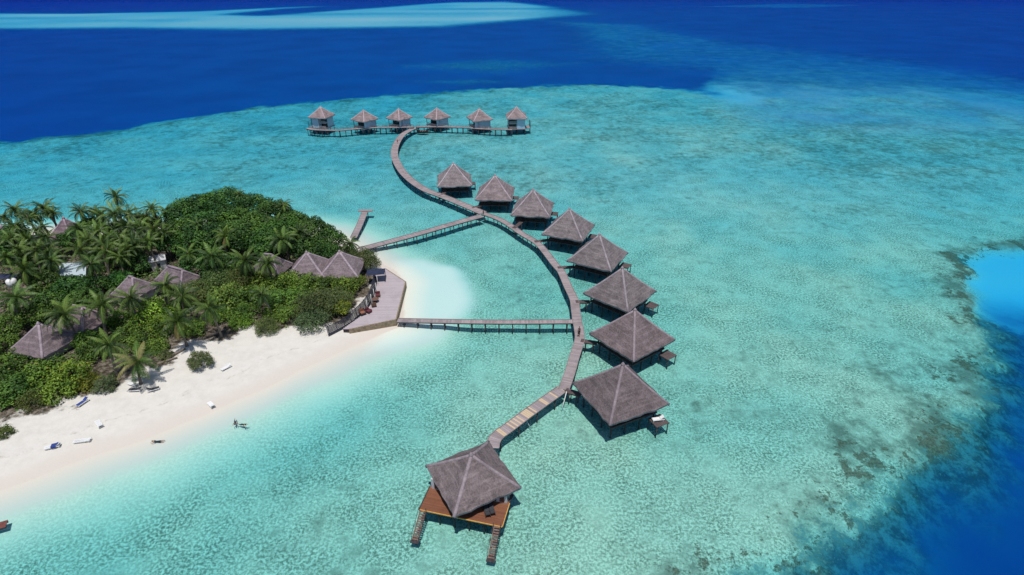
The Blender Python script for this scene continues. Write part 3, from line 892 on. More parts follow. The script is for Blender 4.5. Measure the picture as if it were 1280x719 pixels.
# planks run along x, clipped to the outline row by row
def span(poly, y):
    xs_ = []
    for i in range(len(poly)):
        p, q = poly[i], poly[(i+1) % len(poly)]
        if (p.y > y) != (q.y > y): xs_.append(p.x+(q.x-p.x)*(y-p.y)/(q.y-p.y))
    return sorted(xs_)
y = min(p.y for p in terr)+.05; pw = 0.42
while y < max(p.y for p in terr)-.05:
    sp_ = span(terr, y+pw/2)
    for k in range(0, len(sp_)-1, 2):
        f0 = len(b.f)
        x0, x1 = sp_[k], sp_[k+1]
        b.box(((x0+x1)/2-tc0.x, y+pw/2-tc0.y, TZ-.05+rnd.uniform(-.006, .006)), (x1-x0, pw*.94, .1)); b.tint(f0, 0.35+0.65*rnd.random())
    y += pw
M_terr = planks('bleached_terrace_boards', (0.36, 0.30, 0.315), (0.50, 0.44, 0.455), (0.6, 0.5, 0.4), 0.2)
b.build('deck', M_terr, rt)
b = MB(); b.prism([((p.x-tc0.x)*.985, (p.y-tc0.y)*.985) for p in terr], -0.5, TZ-.11); b.build('base', M_darkwood, rt)
M_tan = simple('tan_retaining_wall', (0.26, 0.20, 0.135), 0.9, 0.3, 2, bump=.3)
b = MB()
for i, j in ((1, 2), (2, 3), (0, 1)):
    p, q = terr[i]-tc0, terr[j]-tc0
    b.bar((p.x, p.y, TZ/2-.3), (q.x, q.y, TZ/2-.3), 0.24, TZ+.62)
b.build('retaining_wall', M_tan, rt)
# curved dark screen
fp = resample([at(x, y, TZ) for x, y in ((471, 348), (468.5, 362), (464, 375), (456, 386), (447, 395), (434, 404), (421, 411), (410, 416.5))], 0.45)
fo = fp[0].copy(); fo.z = 0
rf_ = thing('screen_fence', fo, 0, 'curved dark slatted screen fence along the landward side of the timber terrace', 'fence')
M_navy = simple('navy_slats', (0.035, 0.037, 0.055), 0.6, 0.3, 3)
b = MB(); b2 = MB(); b3 = MB()
for i in range(len(fp)-1):
    p, q = fp[i]-fo, fp[i+1]-fo
    d = (q-p).normalized(); nn = Vector((-d.y, d.x, 0))
    zb = TZ-0.4 if i < len(fp)*.7 else TZ-0.9
    for k in range(9):
        off = nn*(-0.05*k)
        b.bar(Vector((p.x, p.y, zb+.15+k*.23))+off, Vector((q.x, q.y, zb+.15+k*.23))+off, 0.06, 0.175)
    if i % 4 == 0:
        b2 = MB(); b2.bar(Vector((p.x, p.y, zb-.6)), Vector((p.x, p.y, zb+2.15))-nn*.45, .1); b2.build('upright', M_darkwood, rf_)
b.build('slats', M_navy, rf_)
for i in (6, 13, 19, 24, 29):
    if i < len(fp):
        o = link('pale_post', post_mesh(0.05, 3.2, M_whitepole)); p = fp[i]; o.location = (p.x+.5, p.y-.3, TZ+2.2)  # plain pale post, carries no lamp
        tag(o, 'thin pale post rising in front of the dark curved screen fence', 'post', 'thin pale posts along the curved screen')
# awning
aw = at(470, 342, 3.2)
ra = thing('awning', (aw.x, aw.y, TZ), R(8), 'dark navy fabric awning shading the inner corner of the timber terrace', 'awning')
b = MB(); n = 8
for i in range(n):
    for j in range(n):
        P_ = lambda a, c: ((a/n-.5)*4.0, (c/n-.5)*2.9, 2.0-0.30*math.sin(PI*a/n)*math.sin(PI*c/n)+.12*abs(a/n-.5))
        b.face([P_(i, j), P_(i+1, j), P_(i+1, j+1), P_(i, j+1)])
M_awn = simple('navy_canvas', (0.022, 0.03, 0.065), 0.8, 0.25, 2)
b.build('canopy', M_awn, ra, True)
for sx in (-1.9, 1.9):
    for sy in (-1.35, 1.35):
        o = link('pole', post_mesh(0.05, 2.05, M_darkwood), ra); o.location = (sx, sy, 2.05)
M_rust = simple('rust_cushion', (0.27, 0.11, 0.07), 0.9, 0.15, 5)
M_maroon = simple('maroon_cushion', (0.13, 0.035, 0.045), 0.9, 0.2, 5)
M_brown = simple('brown_wicker', (0.15, 0.085, 0.06), 0.8, 0.3, 8)
def armchair(px, py, rz, frame, cush, label, sc=1.0):
    p = at(px, py, TZ)
    r = thing('armchair', (p.x, p.y, TZ), rz, label, 'chair')
    b = MB(); b.box((0, 0, .36*sc), (.9*sc, .85*sc, .16*sc)); b.box((0, 0, .22*sc), (.86*sc, .8*sc, .1)); b.build('seat', frame, r)
    b = MB(); b.box((0, .42*sc, .68*sc), (.9*sc, .12, .66*sc)); b.build('backrest', frame, r)
    for sx in (-.42, .42):
        b = MB(); b.box((sx*sc, 0, .56*sc), (.1, .8*sc, .08)); b.box((sx*sc, -.34*sc, .45*sc), (.08, .08, .2)); b.build('armrest', frame, r)
        for sy in (-.36, .36):
            b = MB(); b.box((sx*sc*.95, sy*sc, .1), (.07, .07, .2)); b.build('leg', frame, r)
    b = MB(); b.box((0, -.04*sc, .49*sc), (.74*sc, .7*sc, .1)); b.box((0, .33*sc, .74*sc), (.72*sc, .1, .5*sc)); b.build('cushion', cush, r)
    return r
armchair(453.5, 393.5, R(40), M_darkwood, M_rust, 'dark armchair with a rust orange cushion, nearest the front corner of the terrace', 1.25)
armchair(461.3, 391, R(60), M_maroon, M_maroon, 'maroon armchair between the rust cushioned chair and the brown table', 1.1)
armchair(467.5, 383.2, R(-160), M_brown, M_brown, 'brown wicker armchair on the near side of the terrace table', 1.1)
armchair(472.5, 371, R(10), M_brown, M_maroon, 'brown armchair with a maroon cushion on the far side of the terrace table', 1.1)
p = at(469.5, 377.5, TZ)
r = thing('terrace_table', (p.x, p.y, TZ), 0, 'round brown table between the two brown armchairs on the terrace', 'table')
b = MB(); b.tube([(0, 0, .7), (0, 0, .76)], .75, 20); b.build('tabletop', M_brown, r)
b = MB(); b.tube([(0, 0, 0.04), (0, 0, .7)], .06, 8); b.tube([(0, 0, 0), (0, 0, .05)], .35, 12); b.build('pedestal', M_darkwood, r)

# sun loungers
def lounger(name, loc, rz, label, body, cush=None, L=1.95, back=35, cat='sun lounger', group=None, towel=None):
    r = thing(name, loc, rz, label, cat, group)
    b = MB()
    for sy in (-.31, .31): b.bar((-L/2, sy, .32), (L/2, sy, .32), .07, .1)
    for k in range(9):
        x = -L/2+.06+k*(L*.62)/8
        b.box((x, 0, .36), (.13, .6, .03))
    b.build('frame', body, r)
    bb = MB(); hx = -L/2+L*.64; a = R(back)
    ln = L*.38
    for k in range(6):
        d = ln*(k+.5)/6
        bb.box((hx+d*math.cos(a), 0, .37+d*math.sin(a)), (ln/6*.85, .6, .035), 0, Matrix.Rotation(-a, 3, 'Y'))
    bb.build('backrest', body, r)
    for sx in (-L/2+.12, L/2-.2):
        for sy in (-.28, .28):
            q = MB(); q.box((sx, sy, .15), (.07, .06, .3)); q.build('leg', body, r)
    if cush is not None:
        c = MB(); c.box((-L*.18, 0, .42), (L*.6, .56, .07)); c.box((hx+ln*.5*math.cos(a), 0, .44+ln*.5*math.sin(a)), (ln*.95, .56, .07), 0, Matrix.Rotation(-a, 3, 'Y')); c.build('mattress', cush, r)
    if towel is not None:
        c = MB(); c.box((L*.12, .03, .47), (.75, .75, .05)); c.box((L*.34, 0, .6), (.5, .45, .12), .4); c.box((L*.1, -.39, .36), (.6, .04, .26)); c.build('towel', towel, r)
    return r
def gz(x, y):
    """height of the ground sheet at a point"""
    i = int(np.clip(np.searchsorted(xs, x), 1, len(xs)-1)); j = int(np.clip(np.searchsorted(ys, y), 1, len(ys)-1))
    fx = (x-xs[i-1])/(xs[i]-xs[i-1]); fy = (y-ys[j-1])/(ys[j]-ys[j-1])
    return float((ZG[j-1, i-1]*(1-fx)+ZG[j-1, i]*fx)*(1-fy)+(ZG[j, i-1]*(1-fx)+ZG[j, i]*fx)*fy)
def onground(px, py, dz=0.0):
    h = 0.8
    for _ in range(6):
        p = at(px, py, h); h = gz(p.x, p.y)
    p = at(px, py, h); p.z = h+dz
    return p
M_charc = simple('charcoal_cushion', (0.05, 0.052, 0.06), 0.85, 0.25, 6)
M_blue = simple('blue_towel', (0.035, 0.06, 0.24), 0.9, 0.25, 6)
lounger('sun_lounger', onground(124.5, 531.5), R(-42), 'white lounger on open sand, the upper left of the empty white ones', M_white, None, 2.0, 12)
lounger('sun_lounger', onground(103.5, 552.5), R(12), 'long white lounger lying flat on the sand just right of the blue towelled one', M_white, None, 2.3, 4)
lounger('sun_lounger', onground(264.3, 507.5), R(-42), 'white lounger close to the water line, directly above the pair of swimmers', M_white, None, 1.7, 15)
lounger('sun_lounger', onground(283, 461), R(52), 'white lounger standing by the wispy grey green bush on the beach', M_white, None, 1.8, 20)
lounger('sun_lounger', onground(66.5, 560), R(22), 'white lounger piled with a blue towel, nearest the water at lower left', M_white, None, 2.0, 25, towel=M_blue)
lounger('sun_lounger', onground(169.5, 489), R(4), 'dark cushioned lounger, left one of the pair below the yellowing palm', M_white, M_charc, 2.0, 15)
lounger('sun_lounger', onground(192, 488.5), R(-150), 'dark cushioned lounger, right one of the pair below the yellowing palm', M_white, M_charc, 1.9, 35)
lounger('sun_lounger', onground(167, 482), R(-20), 'white lounger half in the shade of the yellowing palm, behind the dark cushioned pair', M_white, None, 1.9, 10)
lounger('sun_lounger', onground(104, 505), R(70), 'blue towelled lounger in the shade under the large bush at the beach edge', M_white, M_blue, 1.9, 30)
lv = VR[7]
pp = lv.matrix_basis @ Vector((5.7, 3.5, 0.99))
lounger('sun_lounger', pp, R(-65.2)+R(75), 'white lounger on the small dark sun platform of the nearest villa', M_white, M_white, 1.9, 35)
for k, (px, py) in enumerate(((608.5, 640.5), (614.5, 638.5))):
    q = at(px, py, DK)
    lounger('deck_lounger', (q.x, q.y, DK+.004), R(-62-14+0), ('dark lounger on the red deck, the one nearer the middle of the two', 'dark lounger on the red deck, the one nearer its right edge')[k], M_darkwood, M_charc, 1.9, 20)

# ------------------------------------------------------------------ people
M_skin = simple('skin', (0.36, 0.20, 0.13), 0.6, 0.06, 4)
M_hair = simple('dark_hair', (0.02, 0.014, 0.011), 0.6, 0.3, 20)
def cloth(n, c): return simple(n, c, 0.9, 0.12, 6)
def person(loc, rot, label, shirt, shorts, walk=0.3, sc=1.0, prone=False):
    V_ = [(0, 0, .93), (0, 0, 1.12), (0, 0, 1.34), (0, 0, 1.46), (0, -.02, 1.55), (0, -.03, 1.66), (0, -.02, 1.75)]
    Rr = [(.15, .10), (.13, .09), (.17, .10), (.09, .07), (.055, .055), (.085, .10), (.06, .07)]
    E_ = [(0, 1), (1, 2), (2, 3), (3, 4), (4, 5), (5, 6)]
    def chain(root, pts, rads):
        p = root
        for q, r in zip(pts, rads):
            V_.append(q); Rr.append((r, r)); E_.append((p, len(V_)-1)); p = len(V_)-1
    for s in (-1, 1):
        sw = walk*s
        chain(0, [(s*.10, 0, .86), (s*.10, -sw*.45, .48), (s*.10, -sw*.5+max(0, -sw)*.5, .09), (s*.11, -sw*.5-.16+max(0, -sw)*.5, .035)], [.10, .065, .042, .035])
        if prone:
            chain(2, [(s*.19, 0, 1.40), (s*.30, -.08, 1.62), (s*.22, -.10, 1.86), (s*.20, -.10, 1.95)], [.06, .045, .033, .03])
        else:
            chain(2, [(s*.19, 0, 1.40), (s*.24, sw*.25+.02, 1.13), (s*.25, sw*.4-.06, .88), (s*.25, sw*.45-.08, .79)], [.06, .045, .033, .035])
    me = bpy.data.meshes.new('person')
    me.from_pydata(V_, E_, [])
    o = bpy.data.objects.new('person', me); COL.objects.link(o)
    o.modifiers.new('skin', 'SKIN'); me.skin_vertices[0].data[0].use_root = True
    for i, r in enumerate(Rr): me.skin_vertices[0].data[i].radius = r
    ss = o.modifiers.new('sub', 'SUBSURF'); ss.levels = 1; ss.render_levels = 1
    dg = bpy.context.evaluated_depsgraph_get()
    m2 = bpy.data.meshes.new_from_object(o.evaluated_get(dg))
    o.modifiers.clear(); o.data = m2; bpy.data.meshes.remove(me)
    m2.materials.clear()
    for m in (M_skin, shirt, shorts): m2.materials.append(m)
    for p in m2.polygons:
        c = p.center
        p.material_index = 1 if (1.0 < c.z < 1.45 and (abs(c.x) < .27 and c.z > 1.08 or abs(c.x) < .2)) else (2 if .52 < c.z <= 1.02 and abs(c.x) < .2 else 0)
        p.use_smooth = True
    h = MB()
    for k in range(5):
        a0, a1 = k/5*PI/2, (k+1)/5*PI/2
        for j in range(10):
            b0, b1 = j/10*2*PI, (j+1)/10*2*PI
            f = lambda a, c: (.105*math.cos(a)*math.cos(c), .015+.125*math.cos(a)*math.sin(c), 1.70+.12*math.sin(a))
            h.face([f(a0, b0), f(a0, b1), f(a1, b1), f(a1, b0)])
    h.build('hair', M_hair, o, True)
    o.location = loc; o.rotation_euler = rot; o.scale = (sc,)*3
    tag(o, label, 'person')
    return o
def onjetty(px, py, z=JZ): return at(px, py, z)
person(onjetty(723.3, 421, JZ+.01), (0, 0, R(5)), 'person in dark clothes walking on the boardwalk at the bend, the nearer of two', cloth('black_shirt', (.02, .02, .025)), cloth('black_trousers', (.015, .015, .02)), .35)
person(onjetty(723.8, 418.2, JZ+.01), (0, 0, R(-8)), 'person in a maroon shirt walking on the boardwalk at the bend, the farther of two', cloth('maroon_shirt', (.12, .03, .04)), cloth('navy_shorts', (.02, .025, .05)), -.35)
person(onjetty(497, 179.5, JZ+.02), (0, 0, R(30)), 'person in red walking on the wide boardwalk loop near the distant huts', cloth('red_shirt', (.55, .05, .05)), cloth('grey_shorts', (.2, .12, .12)), .35)
person(onjetty(604.2, 269.5, JZ+.01), (0, 0, R(60)), 'person in dark maroon clothes standing where the slanting pier forks off the boardwalk', cloth('wine_shirt', (.09, .02, .04)), cloth('dark_skirt', (.04, .02, .03)), .1)
def swimmer(px, py, rz, label, col):
    p = at(px, py, 0); d = Vector((math.sin(rz), -math.cos(rz), 0))
    return person((p.x, p.y, -.10), (R(78), 0, rz), label, cloth('swim_top', col), cloth('swim_shorts', (.02, .03, .05)), .2, 1.0, True)
swimmer(294.5, 523.5, R(20), 'snorkeler floating in the shallows, the upper of the close pair', (.03, .04, .05))
swimmer(297, 529.5, R(70), 'snorkeler floating in the shallows, the lower of the close pair', (.02, .03, .03))
swimmer(206, 551.5, R(-80), 'lone snorkeler floating near the water line left of the pair', (.02, .04, .05))

# brown float at the left edge of the picture
p = at(-1, 658.5, 0)
r = thing('wooden_raft', (p.x, p.y, 0), R(25), 'reddish brown wooden raft cut off by the left edge of the picture', 'raft')
b = MB()
for k in range(5): b.box((0, -.5+.25*k, .16), (1.7, .22, .08))
b.build('planking', simple('red_brown_boards', (.17, .06, .05), .7, .3, 3), r)
for sy in (-.4, .4):
    b = MB(); b.tube([(-.85, sy, .02), (.85, sy, .02)], .12, 8); b.build('float', M_darkwood, r)

# ------------------------------------------------------------------ buildings on the island
def hall(name, px, py, zz, rz, w, d, eave, rise, label, tint, seed, cat='building', wall=None, top=0.0, group=None):
    p = at(px, py, zz)
    r = thing(name, (p.x, p.y, 1.4), rz, label, cat, group)
    add_roof(r, w, d, rise, eave-1.4, seed, tint, top=top)
    b = MB(); b.box((0, 0, (eave-1.4+.3)/2), (w*.76, d*.76, eave-1.4+.3)); wl = b.build('wall', wall or M_plaster, r)
    for k in (-1, 1):
        g = MB(); g.box((k*w*.2, -d*.38-.02, 1.1), (w*.16, .06, 1.3)); g.build('window', M_glass, wl)
    g = MB(); g.box((0, -d*.38-.02, 1.0), (w*.13, .06, 2.0)); g.build('door', M_darkwood, wl)
    return r
# the twin roofed hall is one building
p1, p2 = at(383, 315.5, 8), at(424.2, 314.5, 8)
mid = (p1+p2)/2
r = thing('twin_roofed_hall', (mid.x, mid.y, 1.4), math.atan2(p2.y-p1.y, p2.x-p1.x), 'grey thatched hall with two joined pyramid roofs beside the timber terrace', 'building')
hd = (p2-p1).length/2
for sg in (-1, 1):
    add_roof(r, hd*2+1.5, 8.6, 4.3, 2.3, 500+sg, (1.35, 1.3, 1.32), loc=(sg*hd, 0), wid=.4)
b = MB(); b.box((0, 0, 1.4), (hd*3.2, 6.4, 2.8)); wl = b.build('wall', M_plaster, r)
for k in range(-3, 4):
    g = MB(); g.box((k*1.5, -3.22, 1.2), (1.0, .06, 1.4)); g.build('window' if k else 'door', M_glass, wl)
hall('thatched_house', 48, 404.5, 7.2, R(-17), 8.2, 8.2, 3.2, 4.0, 'thatched house with a steep pyramid roof nearest the left end of the beach', (1.32, 1.27, 1.29), 510)
hall('thatched_house', 97, 383, 6.8, R(-17), 7.4, 7.0, 3.2, 3.6, 'thatched house half hidden by a palm, just right of the steep pyramid roof', (1.35, 1.25, 1.27), 511, top=2.2)
hall('thatched_house', 163, 346, 6.8, R(-20), 6.4, 6.4, 3.6, 3.2, 'thatched house peeping out above a palm crown, below the white walled house', (1.25, 1.2, 1.22), 512, top=1.0)
hall('thatched_house', 219, 335, 6.2, R(-25), 8.2, 5.6, 3.6, 2.6, 'long thatched house with a sloping ridge at the foot of the dark grove', (1.2, 1.15, 1.2), 513, top=4.4)
hall('thatched_house', 79, 272.5, 8, R(-8), 6.6, 6.6, 3.6, 4.4, 'mauve thatched pyramid roof rising between back row palms at upper left', (1.35, 1.2, 1.3), 514)
hall('thatched_house', 2, 283, 7.5, R(-8), 7.0, 7.0, 3.6, 3.9, 'thatched roof cut by the left edge of the picture, behind the palms', (1.3, 1.15, 1.25), 515)
hall('thatched_house', 335, 318, 7, R(-12), 7.5, 6.5, 3.4, 3.6, 'thatched house behind two palms just left of the twin roofed hall', (1.1, 1.1, 1.12), 516, top=2)
# pale blue sheet roof
q = [at(x, y, 4.4) for x, y in ((75, 329), (108, 328), (107, 346), (72, 344))]
c0 = sum(q, Vector())/4
r = thing('service_building', (c0.x, c0.y, 1.4), 0, 'low service building with a flat pale blue sheet roof among the palms', 'building')
t = NT('pale_blue_sheet')
tcc = t.n('ShaderNodeTexCoord').outputs['Object']
wv = t.n('ShaderNodeTexWave', {'Vector': tcc, 'Scale': 1.2, 'Distortion': 0.2}).outputs['Fac']
M_sheet = t.done(t.bsdf(t.mix(t.noise(tcc, .8, 4), (.40, .50, .55), (.54, .62, .66)), .5, t.bump(wv, .4, .05), .3))
b = MB(); b.prism([((p.x-c0.x), (p.y-c0.y)) for p in q], 2.85, 3.0); b.build('roof', M_sheet, r)
b = MB(); b.prism([((p.x-c0.x)*.9, (p.y-c0.y)*.9) for p in q], 0, 2.84); b.build('wall', M_plaster, r)
# white walled house with red roof edge
p = at(196, 322, 4.2)
r = thing('white_house', (p.x, p.y, 1.4), R(28), 'small white walled house with a red roof edge in the gap left of the grove', 'building')
b = MB(); b.box((0, 0, 1.6), (4.2, 3.6, 3.2)); wl = b.build('wall', M_plaster, r); r.scale = (.72, .72, .85)
b = MB()
b.face([(-2.5, -2.2, 3.0), (2.5, -2.2, 3.0), (2.5, 0, 4.0), (-2.5, 0, 4.0)]); b.face([(2.5, 2.2, 3.0), (-2.5, 2.2, 3.0), (-2.5, 0, 4.0), (2.5, 0, 4.0)])
b.box((0, -2.15, 2.95), (5, .12, .2)); b.box((0, 2.15, 2.95), (5, .12, .2))
b.build('roof', simple('grey_sheet', (.5, .5, .5), .6, .2, 2), r)
b = MB(); b.box((-2.53, 0, 3.35), (.1, 4.2, .35)); b.build('roof_edge', simple('red_trim', (.42, .07, .05), .7, .2, 3), r)
g = MB(); g.box((0, -1.83, 1.5), (1, .06, 1.2)); g.build('window', M_glass, wl)
# white tank
p = at(15, 354, 2.2)
r = thing('water_tank', (p.x, p.y, 1.4), 0, 'rounded white tank beside a dark blue tarpaulin among palms at the left edge', 'tank')
b = MB(); b.tube([(0, 0, .0), (0, 0, 1.5), (0, 0, 1.75), (0, 0, 1.9)], [1.0, 1.0, .75, .25], 16); b.build('body', M_white, r, True)
b = MB(); b.tube([(0, 0, 1.88), (0, 0, 2.0)], .28, 10); b.build('lid', M_charc, r)
p = at(13, 347.5, 2.6)
r = thing('tarpaulin_shelter', (p.x, p.y, 1.4), 0, 'dark blue tarpaulin shelter just behind the rounded white tank', 'shelter')
b = MB(); b.face([(-2, -1.3, 1.6), (2, -1.3, 1.6), (2, 0, 2.1), (-2, 0, 2.1)]); b.face([(2, 1.3, 1.6), (-2, 1.3, 1.6), (-2, 0, 2.1), (2, 0, 2.1)]); b.build('canopy', M_awn, r)
for sx in (-1.9, 1.9):
    for sy in (-1.2, 1.2):
        o = link('pole', post_mesh(0.05, 1.62, M_darkwood), r); o.location = (sx, sy, 1.62)

# ------------------------------------------------------------------ vegetation
def leafmat(name, dark, lite, dry=None, transl=0.25, rough=0.55):
    t = NT(name)
    ti = t.attr('tint').outputs['Fac']
    ob = t.n('ShaderNodeObjectInfo')
    c = t.mix(t.ramp(ti, 0.0, 1.0), dark, lite)
    if dry is not None: c = t.mix(t.ramp(ti, 1.05, 1.6), c, dry)
    c = t.mix(1.0, c, ob.outputs['Color'], 'MULTIPLY')
    p = t.bsdf(c, rough, None, 0.25)
    tr = t.n('ShaderNodeBsdfTranslucent', {'Color': t.mix(0.5, c, (0.25, 0.32, 0.03), 'MIX')}).outputs[0]
    return t.done(t.n('ShaderNodeMixShader', {0: transl, 1: p, 2: tr}).outputs[0])
M_palm = leafmat('palm_leaf', (0.016, 0.046, 0.010), (0.165, 0.265, 0.052), (0.30, 0.25, 0.09), 0.08, 0.45)
M_broad = leafmat('broad_leaf', (0.012, 0.048, 0.010), (0.092, 0.205, 0.034), None, 0.06)
M_scrub = leafmat('scrub_leaf', (0.034, 0.082, 0.014), (0.172, 0.285, 0.045), (0.26, 0.20, 0.06), 0.12)
M_wisp = leafmat('wispy_leaf', (0.055, 0.085, 0.032), (0.175, 0.215, 0.085), (0.25, 0.20, 0.14), 0.12)
M_trunk = simple('palm_trunk', (0.20, 0.165, 0.135), 0.9, 0.3, 5, bump=.3, stretch=(1, 1, 2.5))
M_bark = simple('bark', (0.11, 0.085, 0.065), 0.9, 0.3, 4, bump=.3)
M_nut = simple('coconut', (0.16, 0.13, 0.03), 0.6, 0.3, 5)

def palm_crown(seed, Rf=3.75, nf=23, dry=0.12):
    r = random.Random(seed)
    b = MB()
    for i in range(nf):
        az = i*2.399963 + r.uniform(-.25, .25)
        t_ = i/(nf-1)
        el = R(76 - 112*t_**0.9 + r.uniform(-12, 12))
        L = Rf*(0.80+0.28*math.sin(PI*min(1, t_*0.9+.15)) + r.uniform(-.08, .08))
        droop = R(62+34*t_+r.uniform(-16, 20))
        twist = r.uniform(-.35, .35)
        N = 15
        p = Vector((0.10*math.cos(az), 0.10*math.sin(az), 0.1))
        rach = [p.copy()]; ang = el; sidebend = r.uniform(-.35, .35)
        azk = az
        for k in range(N):
            u = (k+1)/N
            ang = el - droop*u**1.35
            azk = az + sidebend*u*u
            p = p + Vector((math.cos(ang)*math.cos(azk), math.cos(ang)*math.sin(azk), math.sin(ang)))*(L/N)
            rach.append(p.copy())
        ft = 0.10+0.62*r.random()**1.3
        if r.random() < dry: ft = 1.15+.5*r.random()
        f0 = len(b.f)
        for k in range(N):
            d = (rach[k+1]-rach[k]).normalized()
            sd_ = d.cross(Vector((0, 0, 1))); sd_ = sd_.normalized() if sd_.length > .05 else Vector((-math.sin(az), math.cos(az), 0))
            w = 0.05*(1-k/N)+.015
            b.face([rach[k]-sd_*w, rach[k]+sd_*w, rach[k+1]+sd_*w*.9, rach[k+1]-sd_*w*.9])
        b.tint(f0, min(ft+.22, 1.0) if ft < 1 else ft)
        for k in range(1, N+1):
            u = k/N
            d = (rach[min(k+1, N)]-rach[k-1]).normalized()
            up = Vector((0, 0, 1)); sd_ = d.cross(up)
            sd_ = sd_.normalized() if sd_.length > .05 else Vector((-math.sin(az), math.cos(az), 0))
            nn = sd_.cross(d)
            ll = Rf*0.18*(math.sin(PI*(0.10+0.86*u)))**0.7
            for s in (-1, 1):
                for h in (0, .5):
                    base = rach[k]-d*(L/N*h)
                    dirv = (sd_*s*math.cos(twist) + nn*(-.28+s*math.sin(twist)*.6) + d*0.55 + Vector((r.uniform(-.12, .12), r.uniform(-.12, .12), -.20-.15*r.random()))).normalized()
                    tip = base + dirv*ll*r.uniform(.85, 1.1)
                    tip.z -= ll*.16
                    wv = d*0.052
                    mid_ = (base+tip)/2 + nn*.03
                    f0 = len(b.f)
                    b.face([base-wv*.6, base+wv*.6, mid_+wv, mid_-wv]); b.face([mid_-wv, mid_+wv, tip+wv*.2, tip-wv*.2])
                    b.tint(f0, ft+r.uniform(-.12, .12))
    return b.mesh('crown', M_palm)
PALMS = [palm_crown(s, nf=nf, dry=d) for s, nf, d in ((1, 27, .0), (2, 24, .05), (3, 30, .03), (4, 23, .07), (5, 26, .0))]
PALM_Y = [palm_crown(s, 4.0, 22, .45) for s in (11, 12)]
def nuts():
    b = MB(); r = random.Random(3)
    for k in range(9):
        a = k*2.4; c = Vector((.24*math.cos(a), .24*math.sin(a), -.12-.1*r.random()))
        b.tube([c+Vector((0, 0, -.15)), c+Vector((0, 0, -.05)), c+Vector((0, 0, .06)), c+Vector((0, 0, .13))], [.03, .12, .11, .02], 6)
    return b.mesh('coconuts', M_nut, True)
NUTS = nuts()
def trunk_mesh(seed):
    r = random.Random(seed)
    b = MB(); lx = r.uniform(.5, 1.5); pts = []
    for k in range(9):
        u = k/8
        pts.append((lx*(u**1.7) - lx, 0, u))
    b.tube(pts, [.24-.10*min(1, k/6)+(.10 if k == 0 else 0) for k in range(9)], 8)
    return b.mesh('trunk', M_trunk, True), lx
TRUNKS = [trunk_mesh(s) for s in (21, 22, 23, 24)]
tree_n = [0]
def palm(px, py, h, sc, label, group=None, yellow=False, tint=(1, 1, 1)):
    """crown centre seen at (px, py) at height h above the sea"""
    k = tree_n[0]; tree_n[0] += 1
    q = at(px, py, h)
    tm, lx = TRUNKS[k % 4]
    a = rnd.uniform(0, 2*PI)
    g = max(0.2, min(1.45, gz(q.x - lx*math.cos(a), q.y - lx*math.sin(a))))
    # root at the trunk foot
    root = thing('coconut_palm', (q.x-lx*math.cos(a), q.y-lx*math.sin(a), g), a, label, 'palm', group)
    tr = link('trunk', tm, root); tr.location = (lx, 0, -.05); tr.scale = (1, 1, h-g)
    cm = (PALM_Y[k % 2] if yellow else PALMS[(k*7+k//5) % 5])
    c = link('crown', cm, root); c.location = (lx, 0, h-g); c.rotation_euler = (rnd.uniform(-.12, .12), rnd.uniform(-.12, .12), rnd.uniform(0, 6.28)); sc *= rnd.uniform(.82, 1.06); c.scale = (sc, sc, sc*rnd.uniform(.95, 1.15))
    v = rnd.uniform(.82, 1.18); c.color = (v*tint[0]*rnd.uniform(.93, 1.1), v*tint[1], v*tint[2]*rnd.uniform(.85, 1.1), 1)
    if h > 5:
        n_ = link('coconuts', NUTS, root); n_.location = (lx, 0, h-g-.1)
    return root

def leaf_quad(b, c, n, s, r, ratio=.62, fold=.25):
    n = n.normalized()
    a = n.orthogonal().normalized()
    a = Matrix.Rotation(r.uniform(0, 6.28), 3, n) @ a
    t_ = n.cross(a)
    p0 = c - a*s*.5; p1 = c + a*s*.5
    w = t_*s*ratio*.5; dn = n*s*fold*.3
    b.face([p0, c - w - dn, p1, c + w - dn])
def broad_crown(seed, Rr, flat=0.75, leaf=0.42, nl=4200, lobes=22, mat=None, drys=0.0, ratio=.62, narrow=False, inner=.25, lobe=(.22, .42)):
    r = random.Random(seed)
    b = MB()
    L = []
    for i in range(lobes):
        u = (i+.5)/lobes
        zz = 1-1.25*u
        az = i*2.399963+r.uniform(-.3, .3)
        rr = math.sqrt(max(0, 1-zz*zz))
        k = r.uniform(.62, .80)
        L.append((Vector((rr*math.cos(az)*k*Rr, rr*math.sin(az)*k*Rr, zz*k*Rr*flat)), Rr*r.uniform(lobe[0], lobe[1]), r.random()))
    tot = sum(l[1]**2 for l in L)
    for c, lr, lt in L:
        n = int(nl*lr*lr/tot)
        for _ in range(n):
            v = Vector((r.gauss(0, 1), r.gauss(0, 1), r.gauss(0, 1)+.25)).normalized()
            d = lr*(1-inner*r.random()**2)*(1+.16*math.sin(5*v.x+seed)*math.sin(6*v.y+lt*9))
            p = c + Vector((v.x, v.y, v.z*.8))*d
            if p.z < -Rr*flat*.42: continue
            nrm = (v + Vector((r.gauss(0, .45), r.gauss(0, .45), r.gauss(0, .45)+.35)))
            f0 = len(b.f)
            if narrow:
                leaf_quad(b, p, nrm, leaf*r.uniform(.8, 1.6), r, .14, .1)
            else:
                leaf_quad(b, p, nrm, leaf*r.uniform(.7, 1.25), r, ratio)
            tt = min(1, max(0, .05+.70*lt+r.uniform(-.2, .34)))
            if r.random() < drys: tt = 1.2+.4*r.random()
            b.tint(f0, tt)
    return b.mesh('crown', mat or M_broad)
